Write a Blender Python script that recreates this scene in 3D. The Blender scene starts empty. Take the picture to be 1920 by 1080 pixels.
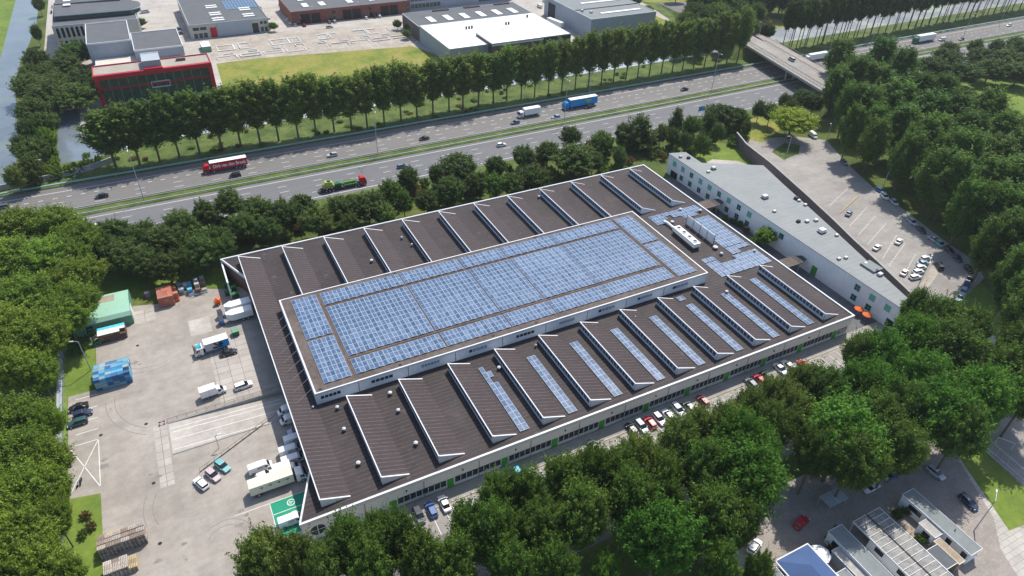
import bpy, math, random
import numpy as np
from mathutils import Vector, Matrix
random.seed(7)
rad = math.radians
sc = bpy.context.scene
C = sc.collection
# ---------------------------------------------------------------- camera (calibrated)
F, PIT, YAW, ROL, HC = 1292.2655950177507, 0.9270609871979089, -0.49186387184309593, 0.03706101177258862, 110.0
RM = Matrix.Rotation(YAW, 3, 'Z') @ Matrix.Rotation(PIT, 3, 'X') @ Matrix.Rotation(ROL, 3, 'Z')
cd = bpy.data.cameras.new('camera'); cam = bpy.data.objects.new('camera', cd); C.objects.link(cam)
cam.matrix_world = Matrix.Translation((0, 0, HC)) @ RM.to_4x4()
cd.sensor_width = 36; cd.lens = 36 * F / 1920; cd.clip_end = 4000; cd.clip_start = 1
sc.camera = cam
def P(px, py, z=0.0):
    d = RM @ Vector((px - 960, -(py - 540), -F)); t = (z - HC) / d.z
    return Vector((d.x * t, d.y * t, z))
def scl(p):   # photo pixels per metre at a world point
    return F / (RM.transposed() @ (Vector(p) - Vector((0, 0, HC)))).length
# ---------------------------------------------------------------- light
w = bpy.data.worlds.new("World"); sc.world = w; w.use_nodes = True
nt = w.node_tree; bg = nt.nodes['Background']; sk = nt.nodes.new('ShaderNodeTexSky')
SUN_EL, SUN_AZ = 57.5, 39.0       # azimuth measured from +X towards +Y
sk.sky_type = 'NISHITA'; sk.sun_disc = False; sk.sun_elevation = rad(SUN_EL); sk.sun_rotation = rad(90 - SUN_AZ)
sk.air_density = 1.0; sk.dust_density = 1.2
nt.links.new(sk.outputs[0], bg.inputs[0]); bg.inputs[1].default_value = 0.15
sl = bpy.data.lights.new('sun', 'SUN'); so = bpy.data.objects.new('sun', sl); C.objects.link(so)
sl.energy = 4.2; sl.angle = rad(0.5); sl.color = (1.0, 0.95, 0.87)
sd = Vector((math.cos(rad(SUN_EL)) * math.cos(rad(SUN_AZ)), math.cos(rad(SUN_EL)) * math.sin(rad(SUN_AZ)), math.sin(rad(SUN_EL))))
so.rotation_euler = sd.to_track_quat('Z', 'Y').to_euler()
sc.view_settings.view_transform = 'Standard'; sc.view_settings.look = 'None'; sc.view_settings.exposure = 0.33; sc.view_settings.gamma = 1.0
sc.render.engine = 'CYCLES'
# ---------------------------------------------------------------- materials
def newmat(name):
    m = bpy.data.materials.new(name); m.use_nodes = True
    return m, m.node_tree, m.node_tree.nodes['Principled BSDF']
def ramp(t, stops):
    r = t.nodes.new('ShaderNodeValToRGB'); cr = r.color_ramp
    while len(cr.elements) > 1: cr.elements.remove(cr.elements[-1])
    cr.elements[0].position = stops[0][0]; cr.elements[0].color = (*stops[0][1], 1)
    for p, c in stops[1:]:
        e = cr.elements.new(p); e.color = (*c, 1)
    return r
def noise(t, scale, detail=5, rough=.6, vec=None):
    n = t.nodes.new('ShaderNodeTexNoise'); n.inputs['Scale'].default_value = scale
    n.inputs['Detail'].default_value = detail; n.inputs['Roughness'].default_value = rough
    if vec is not None: t.links.new(vec, n.inputs['Vector'])
    return n
def mixc(t, a, b, f, typ='MIX'):
    m = t.nodes.new('ShaderNodeMix'); m.data_type = 'RGBA'; m.blend_type = typ
    for k, v in ((6, a), (7, b), (0, f)):
        if isinstance(v, (int, float)): m.inputs[k].default_value = v
        elif isinstance(v, tuple): m.inputs[k].default_value = (*v, 1)
        else: t.links.new(v, m.inputs[k])
    return m.outputs[2]
def pos(t, scale=None):
    g = t.nodes.new('ShaderNodeNewGeometry')
    if scale is None: return g.outputs['Position']
    mp = t.nodes.new('ShaderNodeMapping'); mp.inputs['Scale'].default_value = scale
    t.links.new(g.outputs['Position'], mp.inputs['Vector']); return mp.outputs[0]
def objc(t):
    return t.nodes.new('ShaderNodeTexCoord').outputs['Object']
def bump(t, b, h, s=.4, d=.05):
    n = t.nodes.new('ShaderNodeBump'); n.inputs['Strength'].default_value = s; n.inputs['Distance'].default_value = d
    t.links.new(h, n.inputs['Height']); t.links.new(n.outputs[0], b.inputs['Normal'])
def mul(c, k): return tuple(max(0, min(1, x * k)) for x in c)
M = {}
def plain(name, c, rough=.7, var=.12, s1=.25, s2=2.5, metal=0, obj=False, spec=.3):
    if name in M: return M[name]
    m, t, b = newmat(name); v = objc(t) if obj else pos(t)
    n1 = noise(t, s1, 6, .65, v); n2 = noise(t, s2, 4, .6, v)
    r1 = ramp(t, [(.3, mul(c, 1 - var)), (.7, mul(c, 1 + var))]); t.links.new(n1.outputs[0], r1.inputs[0])
    r2 = ramp(t, [(.3, (1 - var,) * 3), (.7, (1 + var * .6,) * 3)]); t.links.new(n2.outputs[0], r2.inputs[0])
    o = mixc(t, r1.outputs[0], r2.outputs[0], 1.0, 'MULTIPLY')
    t.links.new(o, b.inputs['Base Color']); b.inputs['Roughness'].default_value = rough; b.inputs['Metallic'].default_value = metal
    b.inputs['Specular IOR Level'].default_value = spec
    M[name] = m; return m
def glassy(name, c, rough=.12):
    m, t, b = newmat(name); n = noise(t, 1.2, 3, .5, pos(t)); r = ramp(t, [(.35, mul(c, .6)), (.7, mul(c, 1.7))])
    t.links.new(n.outputs[0], r.inputs[0]); t.links.new(r.outputs[0], b.inputs['Base Color']); b.inputs['Roughness'].default_value = rough
    b.inputs['Specular IOR Level'].default_value = .6
    M[name] = m; return m
def wave_coord(t, axis, period, src=None):   # 0..1 sawtooth along an axis
    s = t.nodes.new('ShaderNodeSeparateXYZ'); t.links.new(src if src is not None else pos(t), s.inputs[0])
    a = t.nodes.new('ShaderNodeMath'); a.operation = 'DIVIDE'; t.links.new(s.outputs['XYZ'.index(axis)], a.inputs[0]); a.inputs[1].default_value = period
    f = t.nodes.new('ShaderNodeMath'); f.operation = 'FRACT'; t.links.new(a.outputs[0], f.inputs[0]); return f.outputs[0]
def ribbed(name, c, cr, axis, period, wdt=.12, var=.18, rough=.75, bstr=.6, stain=None):
    m, t, b = newmat(name)
    n1 = noise(t, .12, 8, .7, pos(t)); n2 = noise(t, .9, 6, .7, pos(t, (.35, 1.6, 1) if axis == 'Y' else (1.6, .35, 1)))
    r1 = ramp(t, [(.3, mul(c, 1 - var)), (.55, c), (.75, mul(c, 1 + var * 1.5))]); t.links.new(n1.outputs[0], r1.inputs[0])
    r2 = ramp(t, [(.3, (1 - var,) * 3), (.6, (1, 1, 1)), (.75, (1 + var,) * 3)]); t.links.new(n2.outputs[0], r2.inputs[0])
    base = mixc(t, r1.outputs[0], r2.outputs[0], 1.0, 'MULTIPLY')
    f = wave_coord(t, axis, period)
    rr = ramp(t, [(0, (1, 1, 1)), (wdt * .7, (1, 1, 1)), (wdt, (0, 0, 0)), (1, (0, 0, 0))]); t.links.new(f, rr.inputs[0])
    nn = noise(t, 1.5, 4, .7, pos(t)); rn = ramp(t, [(.35, (.15,) * 3), (.65, (.9,) * 3)]); t.links.new(nn.outputs[0], rn.inputs[0])
    fac = t.nodes.new('ShaderNodeMath'); fac.operation = 'MULTIPLY'; t.links.new(rr.outputs[0], fac.inputs[0]); t.links.new(rn.outputs[0], fac.inputs[1])
    o = mixc(t, base, cr, fac.outputs[0])
    if stain:
        ns = noise(t, .35, 7, .75, pos(t)); rs = ramp(t, [(.6, (0, 0, 0)), (.72, (.75,) * 3)]); t.links.new(ns.outputs[0], rs.inputs[0])
        o = mixc(t, o, stain, rs.outputs[0])
    t.links.new(o, b.inputs['Base Color']); b.inputs['Roughness'].default_value = rough; b.inputs['Specular IOR Level'].default_value = .25
    bump(t, b, rr.outputs[0], bstr, .08); M[name] = m; return m
def brickm(name, c1, c2, mort, sw, sh, vec_scale=1, var=.2, rough=.85, rot=None):
    m, t, b = newmat(name); bt = t.nodes.new('ShaderNodeTexBrick')
    bt.inputs['Color1'].default_value = (*c1, 1); bt.inputs['Color2'].default_value = (*c2, 1); bt.inputs['Mortar'].default_value = (*mort, 1)
    bt.inputs['Scale'].default_value = 1; bt.inputs['Brick Width'].default_value = sw; bt.inputs['Row Height'].default_value = sh; bt.inputs['Mortar Size'].default_value = min(sw, sh) * .06
    if rot:
        mp = t.nodes.new('ShaderNodeMapping'); mp.inputs['Rotation'].default_value = rot; t.links.new(pos(t), mp.inputs['Vector']); t.links.new(mp.outputs[0], bt.inputs['Vector'])
    else: t.links.new(pos(t), bt.inputs['Vector'])
    n = noise(t, .3, 7, .7, pos(t)); r = ramp(t, [(.3, (1 - var,) * 3), (.7, (1 + var * .5,) * 3)]); t.links.new(n.outputs[0], r.inputs[0])
    o = mixc(t, bt.outputs[0], r.outputs[0], 1.0, 'MULTIPLY'); t.links.new(o, b.inputs['Base Color']); b.inputs['Roughness'].default_value = rough
    M[name] = m; return m
# ground kinds
def ground(name, stops, s1, s2, dark=.25, fine=6, rough=.9, patches=None):
    m, t, b = newmat(name); n1 = noise(t, s1, 8, .62, pos(t)); r1 = ramp(t, stops); t.links.new(n1.outputs[0], r1.inputs[0])
    n2 = noise(t, s2, 6, .7, pos(t)); r2 = ramp(t, [(.3, (1 - dark,) * 3), (.68, (1.08,) * 3)]); t.links.new(n2.outputs[0], r2.inputs[0])
    n3 = noise(t, fine, 3, .7, pos(t)); r3 = ramp(t, [(.25, (1 - dark * .8,) * 3), (.75, (1 + dark * .3,) * 3)]); t.links.new(n3.outputs[0], r3.inputs[0])
    o = mixc(t, mixc(t, r1.outputs[0], r2.outputs[0], 1.0, 'MULTIPLY'), r3.outputs[0], 1.0, 'MULTIPLY')
    ns = noise(t, .5, 6, .7, pos(t, (.06, .5, 1))); rs = ramp(t, [(.38, (.86,) * 3), (.55, (1,) * 3)]); t.links.new(ns.outputs[0], rs.inputs[0]); o = mixc(t, o, rs.outputs[0], .7 if 'asph' in name or 'conc' in name else 0.0, 'MULTIPLY')
    if patches:
        n4 = noise(t, patches[1], 5, .6, pos(t)); r4 = ramp(t, [(patches[2], (0, 0, 0)), (patches[2] + .05, (1, 1, 1))]); t.links.new(n4.outputs[0], r4.inputs[0])
        o = mixc(t, o, patches[0], r4.outputs[0])
    t.links.new(o, b.inputs['Base Color']); b.inputs['Roughness'].default_value = rough; b.inputs['Specular IOR Level'].default_value = .2
    M[name] = m; return m
ground('grass', [(.3, (.05, .08, .018)), (.5, (.09, .125, .024)), (.7, (.16, .17, .04))], .06, .8, .3, 5)
ground('meadow', [(.35, (.12, .18, .03)), (.5, (.24, .25, .045)), (.68, (.33, .27, .09))], .09, .7, .3, 4)
ground('lawn', [(.3, (.10, .16, .03)), (.55, (.16, .23, .035)), (.75, (.24, .26, .07))], .12, .9, .25, 6)
ground('wildgrass', [(.3, (.05, .09, .02)), (.5, (.105, .155, .034)), (.7, (.19, .22, .06))], .16, 1.2, .45, 5)
ground('concrete', [(.3, (.285, .252, .217)), (.5, (.35, .314, .274)), (.7, (.40, .36, .316))], .07, .45, .2, 5, .9, ((.19, .175, .16), .5, .68))
ground('concrete_pale', [(.3, (.35, .32, .28)), (.5, (.44, .405, .36)), (.7, (.50, .465, .42))], .09, .8, .18, 6, .9)
ground('asphalt', [(.3, (.135, .128, .125)), (.5, (.165, .156, .15)), (.7, (.195, .185, .175))], .05, .5, .14, 6, .88)
ground('asphalt_dark', [(.3, (.12, .12, .125)), (.5, (.145, .145, .15)), (.7, (.175, .173, .175))], .06, .5, .16, 6, .88)
ground('parking_asphalt', [(.3, (.26, .24, .22)), (.5, (.315, .295, .27)), (.7, (.355, .335, .305))], .07, .6, .15, 6, .9)
ground('sand', [(.3, (.34, .28, .22)), (.5, (.42, .37, .31)), (.7, (.50, .46, .40))], .12, .6, .3, 3, .95, ((.26, .24, .20), .22, .62))
plain('tyre_mark', (.225, .205, .185), .9, .2, .8, 3)
brickm('paving', (.27, .235, .205), (.32, .28, .245), (.2, .18, .16), .8, .4)
brickm('paving_pale', (.40, .37, .33), (.46, .425, .385), (.3, .28, .25), 2, 1)
brickm('slabs', (.36, .325, .29), (.42, .38, .335), (.17, .15, .13), 2.6, 2.0)
M['slabs'].node_tree.nodes['Brick Texture'].offset = 0; M['slabs'].node_tree.nodes['Brick Texture'].inputs['Mortar Size'].default_value = .05
def water(name, c, algae=None):
    m, t, b = newmat(name); n1 = noise(t, .05, 6, .6, pos(t)); r = ramp(t, [(.35, mul(c, .85)), (.65, mul(c, 1.15))]); t.links.new(n1.outputs[0], r.inputs[0]); o = r.outputs[0]
    if algae:
        n = noise(t, .035, 7, .7, pos(t)); ra = ramp(t, [(.5, (0, 0, 0)), (.62, (.8,) * 3)]); t.links.new(n.outputs[0], ra.inputs[0]); o = mixc(t, o, algae, ra.outputs[0])
    t.links.new(o, b.inputs['Base Color']); b.inputs['Roughness'].default_value = .12; b.inputs['Specular IOR Level'].default_value = .7
    nb = noise(t, 2.5, 3, .5, pos(t)); bump(t, b, nb.outputs[0], .12, .05); M[name] = m
water('river_water', (.13, .155, .17), (.16, .20, .15)); water('canal_water', (.34, .37, .40), (.50, .57, .46)); water('pond_water', (.14, .17, .20))
# roof & walls
ribbed('roof_metal', (.048, .036, .037), (.19, .15, .145), 'Y', 1.0, .13, .16, .7, .6)
ribbed('roof_metal_flat', (.046, .036, .036), (.12, .095, .09), 'Y', 1.0, .15, .32, .7, .5, (.15, .115, .10))
plain('roof_felt', (.115, .092, .08), .9, .3, .15, 1.1)
plain('white_trim', (.62, .63, .64), .5, .06); plain('white_panel', (.78, .80, .82), .5, .08, .3, 1.5)
ribbed('wall_cladding', (.80, .78, .74), (.62, .60, .57), 'X', .45, .3, .06, .6, .5)
plain('white_render', (.82, .84, .83), .8, .07, .15, 1.5)
brickm('dark_brick', (.13, .075, .065), (.17, .10, .085), (.12, .11, .1), .5, .2, rot=(rad(90), 0, 0)); plain('brown_wall', (.12, .08, .075), .9, .2, .4, 3)
plain('dark_grey', (.05, .05, .055), .8, .15); plain('black', (.015, .015, .017), .6, .1); plain('rubber', (.02, .02, .02), .9, .1, obj=True)
glassy('window_glass', (.02, .028, .038)); glassy('skylight_glass', (.05, .085, .14), .2); glassy('facade_glass', (.02, .05, .045), .08)
plain('green_paint', (.045, .30, .035), .5, .08); plain('green_frame', (.16, .48, .36), .5, .1)
ribbed('grey_roof', (.255, .268, .262), (.18, .19, .19), 'Y', 1.6, .1, .09, .8, .3)
plain('bitumen', (.105, .112, .12), .85, .1, .2, 1.2); plain('bitumen_green', (.20, .22, .22), .85, .1, .2, 1.5); plain('white_roof', (.80, .79, .77), .7, .03, .08, .5)
ribbed('dark_panel', (.14, .115, .12), (.07, .058, .062), 'Y', 1.2, .1, .15, .8, .5)
plain('grey_metal', (.30, .34, .38), .5, .07, .1, .8); plain('rubble', (.36, .32, .28), .95, .3, .6, 4); plain('grey_blue_metal', (.34, .38, .43), .45, .05, .1, .8); plain('red_paint', (.45, .015, .03), .45, .08); plain('gravel_roof', (.34, .31, .26), .95, .12, .3, 4)
plain('brick_red', (.22, .075, .055), .85, .15, .4, 3); plain('pale_stone', (.47, .45, .40), .85, .08); plain('galvanised', (.42, .45, .47), .45, .08, obj=False, metal=.3)
plain('pale_terrace', (.58, .52, .45), .9, .12, .4, 3); plain('green_metal', (.13, .30, .20), .55, .1, .3, 2); plain('mint_metal', (.28, .48, .36), .6, .06, .2, 2); plain('rust_panel', (.30, .26, .19), .8, .15, .4, 3)
plain('sheet_roof', (.24, .235, .22), .6, .35, 1.2, 6); plain('blue_roof', (.06, .11, .24), .45, .1, .3, 4); plain('wood', (.36, .27, .18), .85, .2, .5, 4, obj=True); plain('wood_grey', (.36, .345, .32), .9, .25, .8, 5, obj=True); plain('wood_dark', (.13, .08, .055), .9, .25, .8, 5, obj=True)
plain('bark', (.12, .10, .075), .95, .2, .8, 4, obj=True); plain('line_paint', (.62, .61, .58), .8, .1, .5, 6); plain('yellow_paint', (.55, .42, .12), .8, .15, .5, 6)
plain('orange', (.75, .13, .02), .5, .12, .5, 4, obj=True); plain('silver', (.5, .52, .54), .35, .05, metal=.5, obj=True); plain('ev_green', (.012, .25, .15), .75, .08, .4, 3)
plain('concrete_wall', (.33, .32, .30), .9, .15, .4, 3); plain('bridge_concrete', (.36, .34, .31), .9, .1, .2, 2); plain('rail', (.20, .17, .15), .8, .2, 1, 5); plain('rail_green', (.22, .36, .33), .6, .12, .5, 3)
plain('lorry_white', (.80, .80, .78), .4, .03, obj=True); plain('lorry_cream', (.66, .62, .50), .6, .07, .5, 2, obj=True); plain('lorry_blue', (.015, .27, .62), .4, .05, obj=True); plain('lorry_red', (.48, .012, .02), .4, .05, obj=True)
plain('lorry_grey', (.42, .43, .44), .5, .05, obj=True); plain('cyan_paint', (.08, .52, .62), .45, .05, obj=True); plain('lime', (.30, .50, .05), .5, .1, obj=True); plain('machine_green', (.03, .16, .05), .6, .2, 1, 5, obj=True); plain('machine_yellow', (.42, .44, .12), .6, .12, 1, 5, obj=True)
plain('container_green', (.02, .09, .045), .7, .2); plain('crate_blue', (.03, .16, .42), .6, .15, obj=True); plain('headlamp', (.8, .8, .78), .15, .02, obj=True); plain('taillamp', (.45, .02, .02), .3, .05, obj=True); plain('canvas', (.72, .72, .69), .8, .05, obj=True)
glassy('car_glass', (.012, .015, .02), .1)
def tinted(name, rough=.4, var=.15, coat=0, s=3.0):   # base colour taken from the object's own colour
    m, t, b = newmat(name); oi = t.nodes.new('ShaderNodeObjectInfo'); n = noise(t, s, 5, .65, objc(t))
    r = ramp(t, [(.3, (1 - var,) * 3), (.7, (1,) * 3)]); t.links.new(n.outputs[0], r.inputs[0])
    t.links.new(mixc(t, oi.outputs['Color'], r.outputs[0], 1.0, 'MULTIPLY'), b.inputs['Base Color']); b.inputs['Roughness'].default_value = rough
    b.inputs['Coat Weight'].default_value = coat; b.inputs['Coat Roughness'].default_value = .08; M[name] = m
tinted('car_paint', .35, .05, .7); tinted('plastic', .6, .25); tinted('weathered', .85, .4, 0, 4)
def leafm():
    m, t, b = newmat('leaves'); oi = t.nodes.new('ShaderNodeObjectInfo')
    n = noise(t, .55, 4, .6, pos(t)); r = ramp(t, [(.3, (.6, .66, .55)), (.5, (1, 1, 1)), (.72, (1.0, 1.0, .8))]); t.links.new(n.outputs[0], r.inputs[0])
    at = t.nodes.new('ShaderNodeAttribute'); at.attribute_name = 'leaf_tone'
    r2 = ramp(t, [(0, (.55, .58, .55)), (.5, (.9, .92, .85)), (.85, (1.3, 1.25, 1.0)), (1, (1.6, 1.5, 1.25))]); t.links.new(at.outputs['Fac'], r2.inputs[0])
    o = mixc(t, mixc(t, oi.outputs['Color'], r.outputs[0], 1.0, 'MULTIPLY'), r2.outputs[0], 1.0, 'MULTIPLY')
    t.links.new(o, b.inputs['Base Color']); b.inputs['Roughness'].default_value = .6; b.inputs['Specular IOR Level'].default_value = .18
    tr = t.nodes.new('ShaderNodeBsdfTranslucent'); t.links.new(mixc(t, o, (1.0, 1.0, .45), .25, 'MULTIPLY'), tr.inputs[0])
    mx = t.nodes.new('ShaderNodeMixShader'); mx.inputs[0].default_value = .46
    t.links.new(b.outputs[0], mx.inputs[1]); t.links.new(tr.outputs[0], mx.inputs[2]); t.links.new(mx.outputs[0], t.nodes['Material Output'].inputs[0]); M['leaves'] = m
leafm()
def panelm():
    m, t, b = newmat('solar_cells'); n = noise(t, .9, 4, .6, pos(t)); oi = t.nodes.new('ShaderNodeObjectInfo')
    r = ramp(t, [(.3, (.042, .085, .155)), (.5, (.068, .122, .21)), (.7, (.12, .18, .28))])
    a = t.nodes.new('ShaderNodeMath'); a.operation = 'MULTIPLY_ADD'; t.links.new(oi.outputs['Random'], a.inputs[0]); a.inputs[1].default_value = .24; 
    s = t.nodes.new('ShaderNodeMath'); s.operation = 'SUBTRACT'; t.links.new(n.outputs[0], s.inputs[0]); s.inputs[1].default_value = .12; t.links.new(s.outputs[0], a.inputs[2])
    t.links.new(a.outputs[0], r.inputs[0]); t.links.new(r.outputs[0], b.inputs['Base Color']); b.inputs['Roughness'].default_value = .22; b.inputs['Specular IOR Level'].default_value = .55
    M['solar_cells'] = m
plain('panel_frame', (.42, .47, .56), .4, .05)
panelm()
def graffm():
    m, t, b = newmat('graffiti_concrete'); v = pos(t, (.8, .8, 1.2)); n = noise(t, 1.6, 4, .6, v)
    r = ramp(t, [(.42, (.32, .31, .30)), (.5, (.60, .62, .66)), (.54, (.10, .10, .13)), (.58, (.33, .32, .31)), (.68, (.42, .14, .16))]); t.links.new(n.outputs[0], r.inputs[0])
    n2 = noise(t, .12, 2, .5, pos(t)); r2 = ramp(t, [(.42, (0, 0, 0)), (.5, (1, 1, 1))]); t.links.new(n2.outputs[0], r2.inputs[0])
    t.links.new(mixc(t, r.outputs[0], (.31, .30, .285), r2.outputs[0]), b.inputs['Base Color']); b.inputs['Roughness'].default_value = .9; M['graffiti_concrete'] = m
graffm()
# ---------------------------------------------------------------- mesh builder
class MB:
    def __init__(s): s.v = []; s.f = []; s.m = []; s.mats = []
    def mi(s, mat):
        if mat not in s.mats: s.mats.append(mat)
        return s.mats.index(mat)
    def poly(s, pts, mat):
        i = len(s.v); s.v += [tuple(p) for p in pts]; s.f.append(tuple(range(i, i + len(pts)))); s.m.append(s.mi(mat)); return s
    def box(s, x0, x1, y0, y1, z0, z1, mat, top=None, sides=None):
        i = len(s.v); s.v += [(x0, y0, z0), (x1, y0, z0), (x1, y1, z0), (x0, y1, z0), (x0, y0, z1), (x1, y0, z1), (x1, y1, z1), (x0, y1, z1)]
        a = s.mi(mat); tp = s.mi(top) if top else a
        for q, k in (((3, 2, 1, 0), a), ((4, 5, 6, 7), tp), ((0, 1, 5, 4), a), ((1, 2, 6, 5), a), ((2, 3, 7, 6), a), ((3, 0, 4, 7), a)):
            s.f.append(tuple(i + j for j in q)); s.m.append(k)
        return s
    def prism(s, pts, z0, z1, mat, top=None):
        n = len(pts); i = len(s.v); s.v += [(p[0], p[1], z0) for p in pts] + [(p[0], p[1], z1) for p in pts]
        a = s.mi(mat); tp = s.mi(top) if top else a
        s.f.append(tuple(i + j for j in reversed(range(n)))); s.m.append(a)
        s.f.append(tuple(i + n + j for j in range(n))); s.m.append(tp)
        for j in range(n):
            k = (j + 1) % n; s.f.append((i + j, i + k, i + n + k, i + n + j)); s.m.append(a)
        return s
    def hull(s, st, mat):   # stations (x, halfwidth, z0, z1[, top halfwidth])
        rings = []; a = s.mi(mat)
        for q in st:
            x, hw, z0, z1 = q[:4]; tw = q[4] if len(q) > 4 else hw * .93; zm = z0 + (z1 - z0) * .6; i = len(s.v)
            s.v += [(x, -hw * .92, z0), (x, hw * .92, z0), (x, hw, zm), (x, tw, z1), (x, -tw, z1), (x, -hw, zm)]; rings.append(i)
        for r0, r1 in zip(rings, rings[1:]):
            for j in range(6):
                k = (j + 1) % 6; s.f.append((r0 + j, r0 + k, r1 + k, r1 + j)[::-1]); s.m.append(a)
        s.f.append(tuple(rings[0] + j for j in range(6))[::1]); s.m.append(a)
        s.f.append(tuple(rings[-1] + j for j in reversed(range(6)))); s.m.append(a)
        return s
    def tube(s, p0, p1, r0, r1, mat, n=8):
        p0 = Vector(p0); p1 = Vector(p1); d = (p1 - p0).normalized(); u = d.orthogonal().normalized(); w_ = d.cross(u); i = len(s.v); a = s.mi(mat)
        for p, r in ((p0, r0), (p1, r1)):
            for k in range(n):
                t = 2 * math.pi * k / n; s.v.append(tuple(p + u * r * math.cos(t) + w_ * r * math.sin(t)))
        for k in range(n):
            q = (k + 1) % n; s.f.append((i + k, i + q, i + n + q, i + n + k)); s.m.append(a)
        s.f.append(tuple(i + k for k in reversed(range(n)))); s.m.append(a); s.f.append(tuple(i + n + k for k in range(n))); s.m.append(a)
        return s
    def mesh(s, name, bevel=0):
        me = bpy.data.meshes.new(name); me.from_pydata(s.v, [], s.f)
        for k in s.mats: me.materials.append(M[k])
        me.polygons.foreach_set('material_index', s.m); me.update(); return me
    def build(s, name, parent=None, loc=(0, 0, 0), rz=0, smooth=False):
        me = s.mesh(name)
        if smooth: me.polygons.foreach_set('use_smooth', [True] * len(me.polygons))
        o = bpy.data.objects.new(name, me); C.objects.link(o); o.location = loc; o.rotation_euler = (0, 0, rz)
        if parent: o.parent = parent
        return o
def reps(parent, name, mb, locs):
    me = mb.mesh(name)
    for l in locs[:100]:
        o = bpy.data.objects.new(name, me); C.objects.link(o); o.parent = parent; o.location = l
def tag(o, label=None, cat=None, group=None, kind=None):
    if label: o['label'] = label
    if cat: o['category'] = cat
    if group: o['group'] = group
    if kind: o['kind'] = kind
    return o
def empty(name, loc=(0, 0, 0), rz=0, label=None, cat=None, group=None):
    o = bpy.data.objects.new(name, None); C.objects.link(o); o.location = loc; o.rotation_euler = (0, 0, rz); o.empty_display_size = .1
    return tag(o, label, cat, group)
ONES = 'first second third fourth fifth sixth seventh eighth ninth tenth eleventh twelfth thirteenth fourteenth fifteenth sixteenth seventeenth eighteenth nineteenth'.split()
TENS = {2: 'twent', 3: 'thirt', 4: 'fort', 5: 'fift', 6: 'sixt', 7: 'sevent', 8: 'eight', 9: 'ninet'}
def ordw(n):
    if n < 20: return ONES[n - 1]
    if n > 99: return 'hundred and ' + (ordw(n - 100) if n > 100 else 'zeroth')
    return TENS[n // 10] + ('ieth' if n % 10 == 0 else 'y-' + ONES[n % 10 - 1])
ZL = [0.0]
def sheet(name, pts, mat, z, px=False, kind='structure', label=None, holes=()):
    if px: pts = [P(*p)[:2] for p in pts]
    if not holes:
        mb = MB(); mb.poly([(p[0], p[1], z) for p in pts], mat); o = mb.build(name)
        me = o.data
        if me.polygons[0].normal.z < 0: me.flip_normals()
    else:
        import bmesh
        bm = bmesh.new(); es = []
        for lp in [pts] + list(holes):
            vs = [bm.verts.new((p[0], p[1], z)) for p in lp]
            es += [bm.edges.new((vs[i], vs[(i + 1) % len(vs)])) for i in range(len(vs))]
        bmesh.ops.triangle_fill(bm, edges=es, use_beauty=True)
        for f in bm.faces:
            if f.normal.z < 0: f.normal_flip()
        me = bpy.data.meshes.new(name); bm.to_mesh(me); bm.free(); me.materials.append(M[mat]); o = bpy.data.objects.new(name, me); C.objects.link(o)
    return tag(o, label, None, None, kind)
def R4(x0, x1, y0, y1): return [(x0, y0), (x1, y0), (x1, y1), (x0, y1)]
def lines(name, segs, wdt, mat, z, kind='structure', label=None):   # painted lines as ONE structure sheet set
    mb = MB()
    for a, b in segs:
        a = Vector(a[:2]); b = Vector(b[:2]); d = (b - a).normalized() * wdt / 2; n = Vector((-d.y, d.x))
        mb.poly([(*(a - n), z), (*(b - n), z), (*(b + n), z), (*(a + n), z)], mat)
    return tag(mb.build(name), label, None, None, kind)
def haze():
    m = bpy.data.materials.new('haze_air'); m.use_nodes = True; t = m.node_tree; t.nodes.clear(); o = t.nodes.new('ShaderNodeOutputMaterial'); v = t.nodes.new('ShaderNodeVolumePrincipled')
    v.inputs['Color'].default_value = (.86, .92, 1.0, 1); v.inputs['Density'].default_value = .00009; v.inputs['Anisotropy'].default_value = .2
    t.links.new(v.outputs[0], o.inputs['Volume']); M['haze_air'] = m
    mb = MB(); mb.box(-560, 1260, -360, 1260, -3, 118, 'haze_air'); tag(mb.build('haze'), kind='stuff')
haze()
# ================================================================ GROUND
RAMP = [(-17, 117.5), (6.3, 116.2), (6.3, 108.8), (3.9, 108.2), (-12.3, 101.6)]   # loading pit
sheet('ground', [(-500, -300), (1200, -300), (1200, 1200), (-500, 1200)], 'grass', 0, holes=[R4(-16.5, 6.4, 108.6, 117.2)])
yard = [(-29.2, 60), (-29.4, 104.4), (-34.8, 105.5), (-34.8, 134.2), (-29.2, 134.2), (-29.2, 156), (-22, 162.5), (-15, 160.5), (-6, 163.5), (2.2, 159.5), (8, 159.5), (8, 60)]
sheet('yard_pavement', yard, 'concrete', .008, holes=[R4(-16.5, 6.35, 108.6, 117.2)])
sheet('verge_lawn', [(-35.8, 60), (-29.25, 60), (-29.4, 104.4), (-34.9, 105.6), (-34.9, 134.1), (-29.3, 134.1), (-29.3, 152), (-35.8, 152)], 'lawn', .006)
sheet('verge_lawn', [(-36, 165.8), (-20, 166), (-6, 164), (2, 160), (2, 175), (-36, 182)], 'lawn', .0055)
sheet('east_lawn', [P(*p)[:2] for p in [(1790, 565), (1830, 520), (1870, 560), (1990, 700), (1930, 650), (1850, 660)]], 'lawn', .007)
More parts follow.
